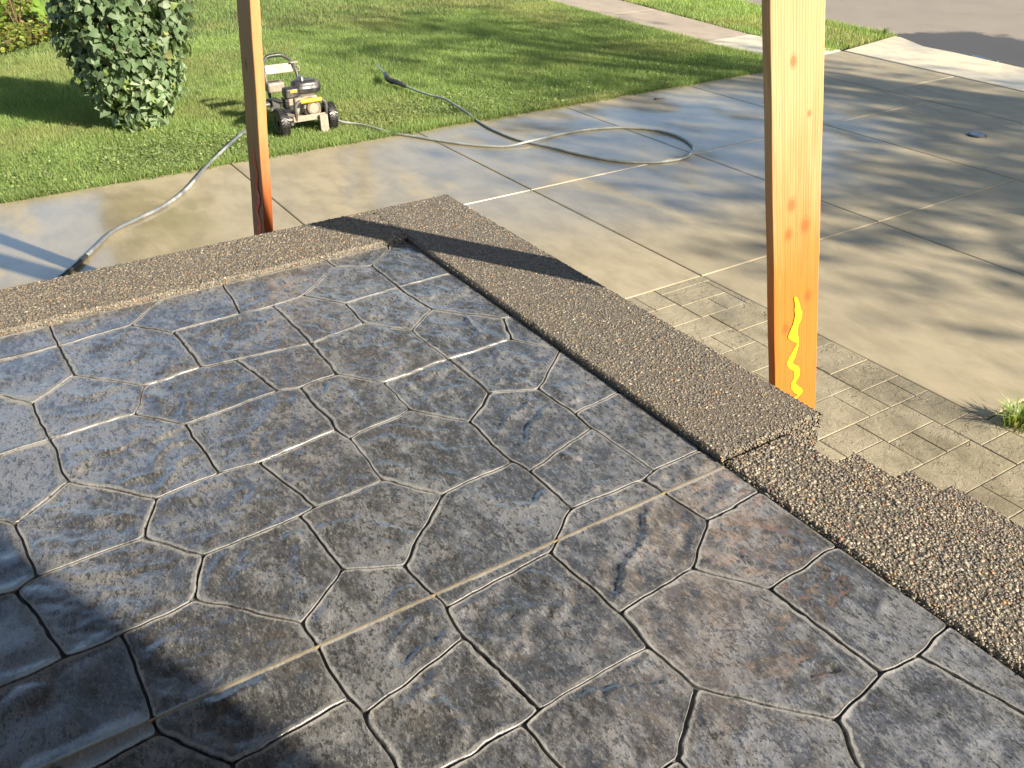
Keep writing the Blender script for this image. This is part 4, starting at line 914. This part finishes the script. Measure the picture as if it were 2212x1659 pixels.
# grass tuft growing out of the drive joint
def tuft(x, y, n, h, label):
    rt = empty('grass_tuft', (x, y, 0), label, 'grass tuft'); Vv = []; C = []
    for k in range(n):
        th = RNG.random()*6.283; r = abs(RNG.normal(0, .035)); hh = h*RNG.uniform(.45, 1.1); ln = RNG.uniform(.2, .9)*hh; b = np.array([x+r*math.cos(th), y+r*math.sin(th), -.008]); d = np.array([math.cos(th), math.sin(th), 0]); s = np.array([-d[1], d[0], 0])*.0028
        m_ = b+d*ln*.35+np.array([0, 0, hh*.65]); t = b+d*ln+np.array([0, 0, hh*.8])
        Vv += [b-s, b+s, m_-s*.8, m_+s*.8, t]; c = GREENS[RNG.integers(5)]*RNG.uniform(.8, 1.4); C += [c*.7, c*.7, c, c, c*1.2]
    n_ = len(Vv)//5; F = (np.array([(0, 1, 3), (0, 3, 2), (2, 3, 4)])[None]+np.arange(n_)[:, None, None]*5).reshape(-1, 3)
    o = np_mesh('blades', np.array(Vv), F, MAT['grass'], rt, col=np.array(C)); o['kind'] = 'stuff'; return rt
q = on(2197, 918); tuft(q[0], q[1], 260, .12, 'grass tuft growing from the driveway joint beside the stamped border')
q = on(1915, 74); tuft(q[0]-.02, q[1]-.03, 90, .12, 'long grass tuft at the verge corner beside the driveway apron')

# ------------------------------------------------------------------ small things on the drive
q = on(2110, 293); cap = empty('cleanout_cap', (q[0], q[1], 0), 'round blue grey drain lid set in the shaded driveway', 'drain lid')
bm = bmesh.new(); cyl(bm, (q[0], q[1], -.01), (q[0], q[1], .012), .078, .076, 36); obj('ring', bm, MAT['black'], cap, bevel=.003)
bm = bmesh.new(); cyl(bm, (q[0], q[1], .008), (q[0], q[1], .0165), .062, .060, 36); obj('lid', bm, MAT['lid'], cap, bevel=.002)
a = on(1414, 216); b = on(1436, 214); tg = empty('twig', (a[0], a[1], 0), 'dark curled twig lying on the pale wet concrete near the lawn', 'twig')
bm = bmesh.new(); tube(bm, catmull([(a[0]-.01, a[1], .008), (a[0]+.02, a[1]+.02, .014), ((a[0]+b[0])/2, (a[1]+b[1])/2, .007), (b[0], b[1], .012)], 4), [.008, .01, .009, .008, .007, .006, .006, .005, .005, .004, .004, .003, .003], 6); obj('stalk', bm, MAT['stem'], tg)
for k, (x, y) in enumerate([(2075, 117), (2112, 123), (2140, 130), (2153, 132)]):
    q = on(x, y, -.04); bm = bmesh.new(); rr = (.10, .13, .07, .06)[k]
    bm.faces.new([bm.verts.new((q[0]+rr*math.cos(t)*(1+.35*math.sin(3*t+k))*.9, q[1]+rr*.55*math.sin(t)*(1+.3*math.cos(2*t+k)), -.0405)) for t in np.linspace(0, 2*math.pi, 22)[:-1]])
    o = obj('puddle', bm, MAT['water']); o['kind'] = 'stuff'; tag(o, 'small puddle shining in the gutter below the driveway apron', 'puddle', 'gutter puddles')
q = [on(x, y, -.03) for x, y in ((2040, 113), (2212, 150))]
P = q[0]+(q[1]-q[0])*RNG.random((900, 1))+RNG.normal(0, .03, (900, 2)); cc = np.array([(.10, .13, .03), (.18, .16, .05)])[RNG.integers(0, 2, 900)]*RNG.uniform(.6, 1.2, (900, 1))
leaflets('moss', P, np.full(900, -.03), .025, cc, 'strip of moss and debris along the gutter edge', MAT['leaf'], .6, 'moss')

# ------------------------------------------------------------------ trees beyond the frame that shade the drive
def tree(x, y, h, crown, rad, n, leaf, label, seed):
    rg = np.random.default_rng(seed); t = empty('shade_tree', (x, y, 0), label, 'tree', 'street trees around the drive'); bm = bmesh.new()
    cx, cy, cz = crown
    tube(bm, catmull([(x, y, -.1), (x+.1, y, h*.25), ((x+cx)/2, (y+cy)/2, h*.45), (cx, cy, cz)], 5), np.linspace(.22, .07, 16), 10)
    for k in range(11):
        a = k*2.4; r = rg.uniform(.5, .9); z = rg.uniform(-.45, .6)
        tube(bm, catmull([((x+cx)/2, (y+cy)/2, h*.42+.25*k*.3), (cx+.4*rad[0]*r*math.cos(a), cy+.4*rad[1]*r*math.sin(a), cz+(z-.3)*rad[2]*.6), (cx+rad[0]*r*math.cos(a), cy+rad[1]*r*math.sin(a), cz+z*rad[2])], 4), np.linspace(.07, .012, 9), 6)
    obj('trunk', bm, MAT['bark'], t)
    # leaf clumps with gaps between them
    cl = rg.normal(0, 1, (150, 3)); cl /= np.linalg.norm(cl, axis=1)[:, None]; cl *= (rg.random((150, 1))**.4); cl = cl*np.array(rad)+np.array(crown)
    P = cl[rg.integers(0, 150, n)]+rg.normal(0, 1, (n, 3))*np.array([.30, .30, .18])*rad[0]/3.2
    nr = rg.normal(0, 1, (n, 3))+np.array([0, 0, .8]); nr /= np.linalg.norm(nr, axis=1)[:, None]; a = np.cross(nr, rg.normal(0, 1, (n, 3))); a /= np.linalg.norm(a, axis=1)[:, None]; b = np.cross(nr, a); s = (leaf*rg.uniform(.6, 1.3, n))[:, None]
    Vv = np.stack([P-a*s*.6, P+b*s*.35+nr*s*.06, P+a*s*.6, P-b*s*.35+nr*s*.06], 1).reshape(-1, 3); F = (np.array([(0, 1, 2), (0, 2, 3)])[None]+np.arange(n)[:, None, None]*4).reshape(-1, 3)
    c = np.array([(.06, .11, .025), (.08, .14, .03), (.045, .085, .02)])[rg.integers(0, 3, n)]*rg.uniform(.7, 1.3, (n, 1))
    o = np_mesh('crown', Vv, F, MAT['treeleaf'], t, col=np.repeat(c, 4, 0)); o['kind'] = 'stuff'; return t
def upsun(gx, gy, z): k = z/math.tan(SUN_EL); return (gx+SUN_H.x*k, gy+SUN_H.y*k, z)
c = upsun(-3.8, 7.0, 7.4); tree(c[0]+.6, c[1]+.4, 7.0, c, (3.4, 3.2, 2.0), 4300, .165, 'leafy street tree shading the driveway from the sunny side', 3)
c = upsun(-10.2, 6.3, 9.0); tree(c[0]+.3, c[1]+.2, 8.5, c, (3.0, 2.4, 1.2), 850, .17, 'tall thin street tree shading the lawn from across the road', 4)
tree(-16.8, 7.0, 9, (-16.8, 7.1, 11.0), (3.5, 3.5, 4.4), 9000, .36, 'tall tree with a high crown growing on the lawn beyond the pressure washer', 5)
tree(-11.6, 13.6, 9, (-11.6, 13.8, 11.2), (4.5, 4.3, 4.7), 11000, .36, 'tall tree with a high crown growing beside the street beyond the verge', 8)
tree(-5.6, 17.2, 9, (-5.6, 17.2, 11.2), (4.6, 4.3, 4.8), 11000, .36, 'tall tree with a high crown standing across the street opposite the driveway', 9)
tree(-1.5, 23, 10, (-1.5, 23, 9.0), (5.0, 4.0, 5.0), 9000, .34, 'big round tree standing across the street right of the driveway', 6)
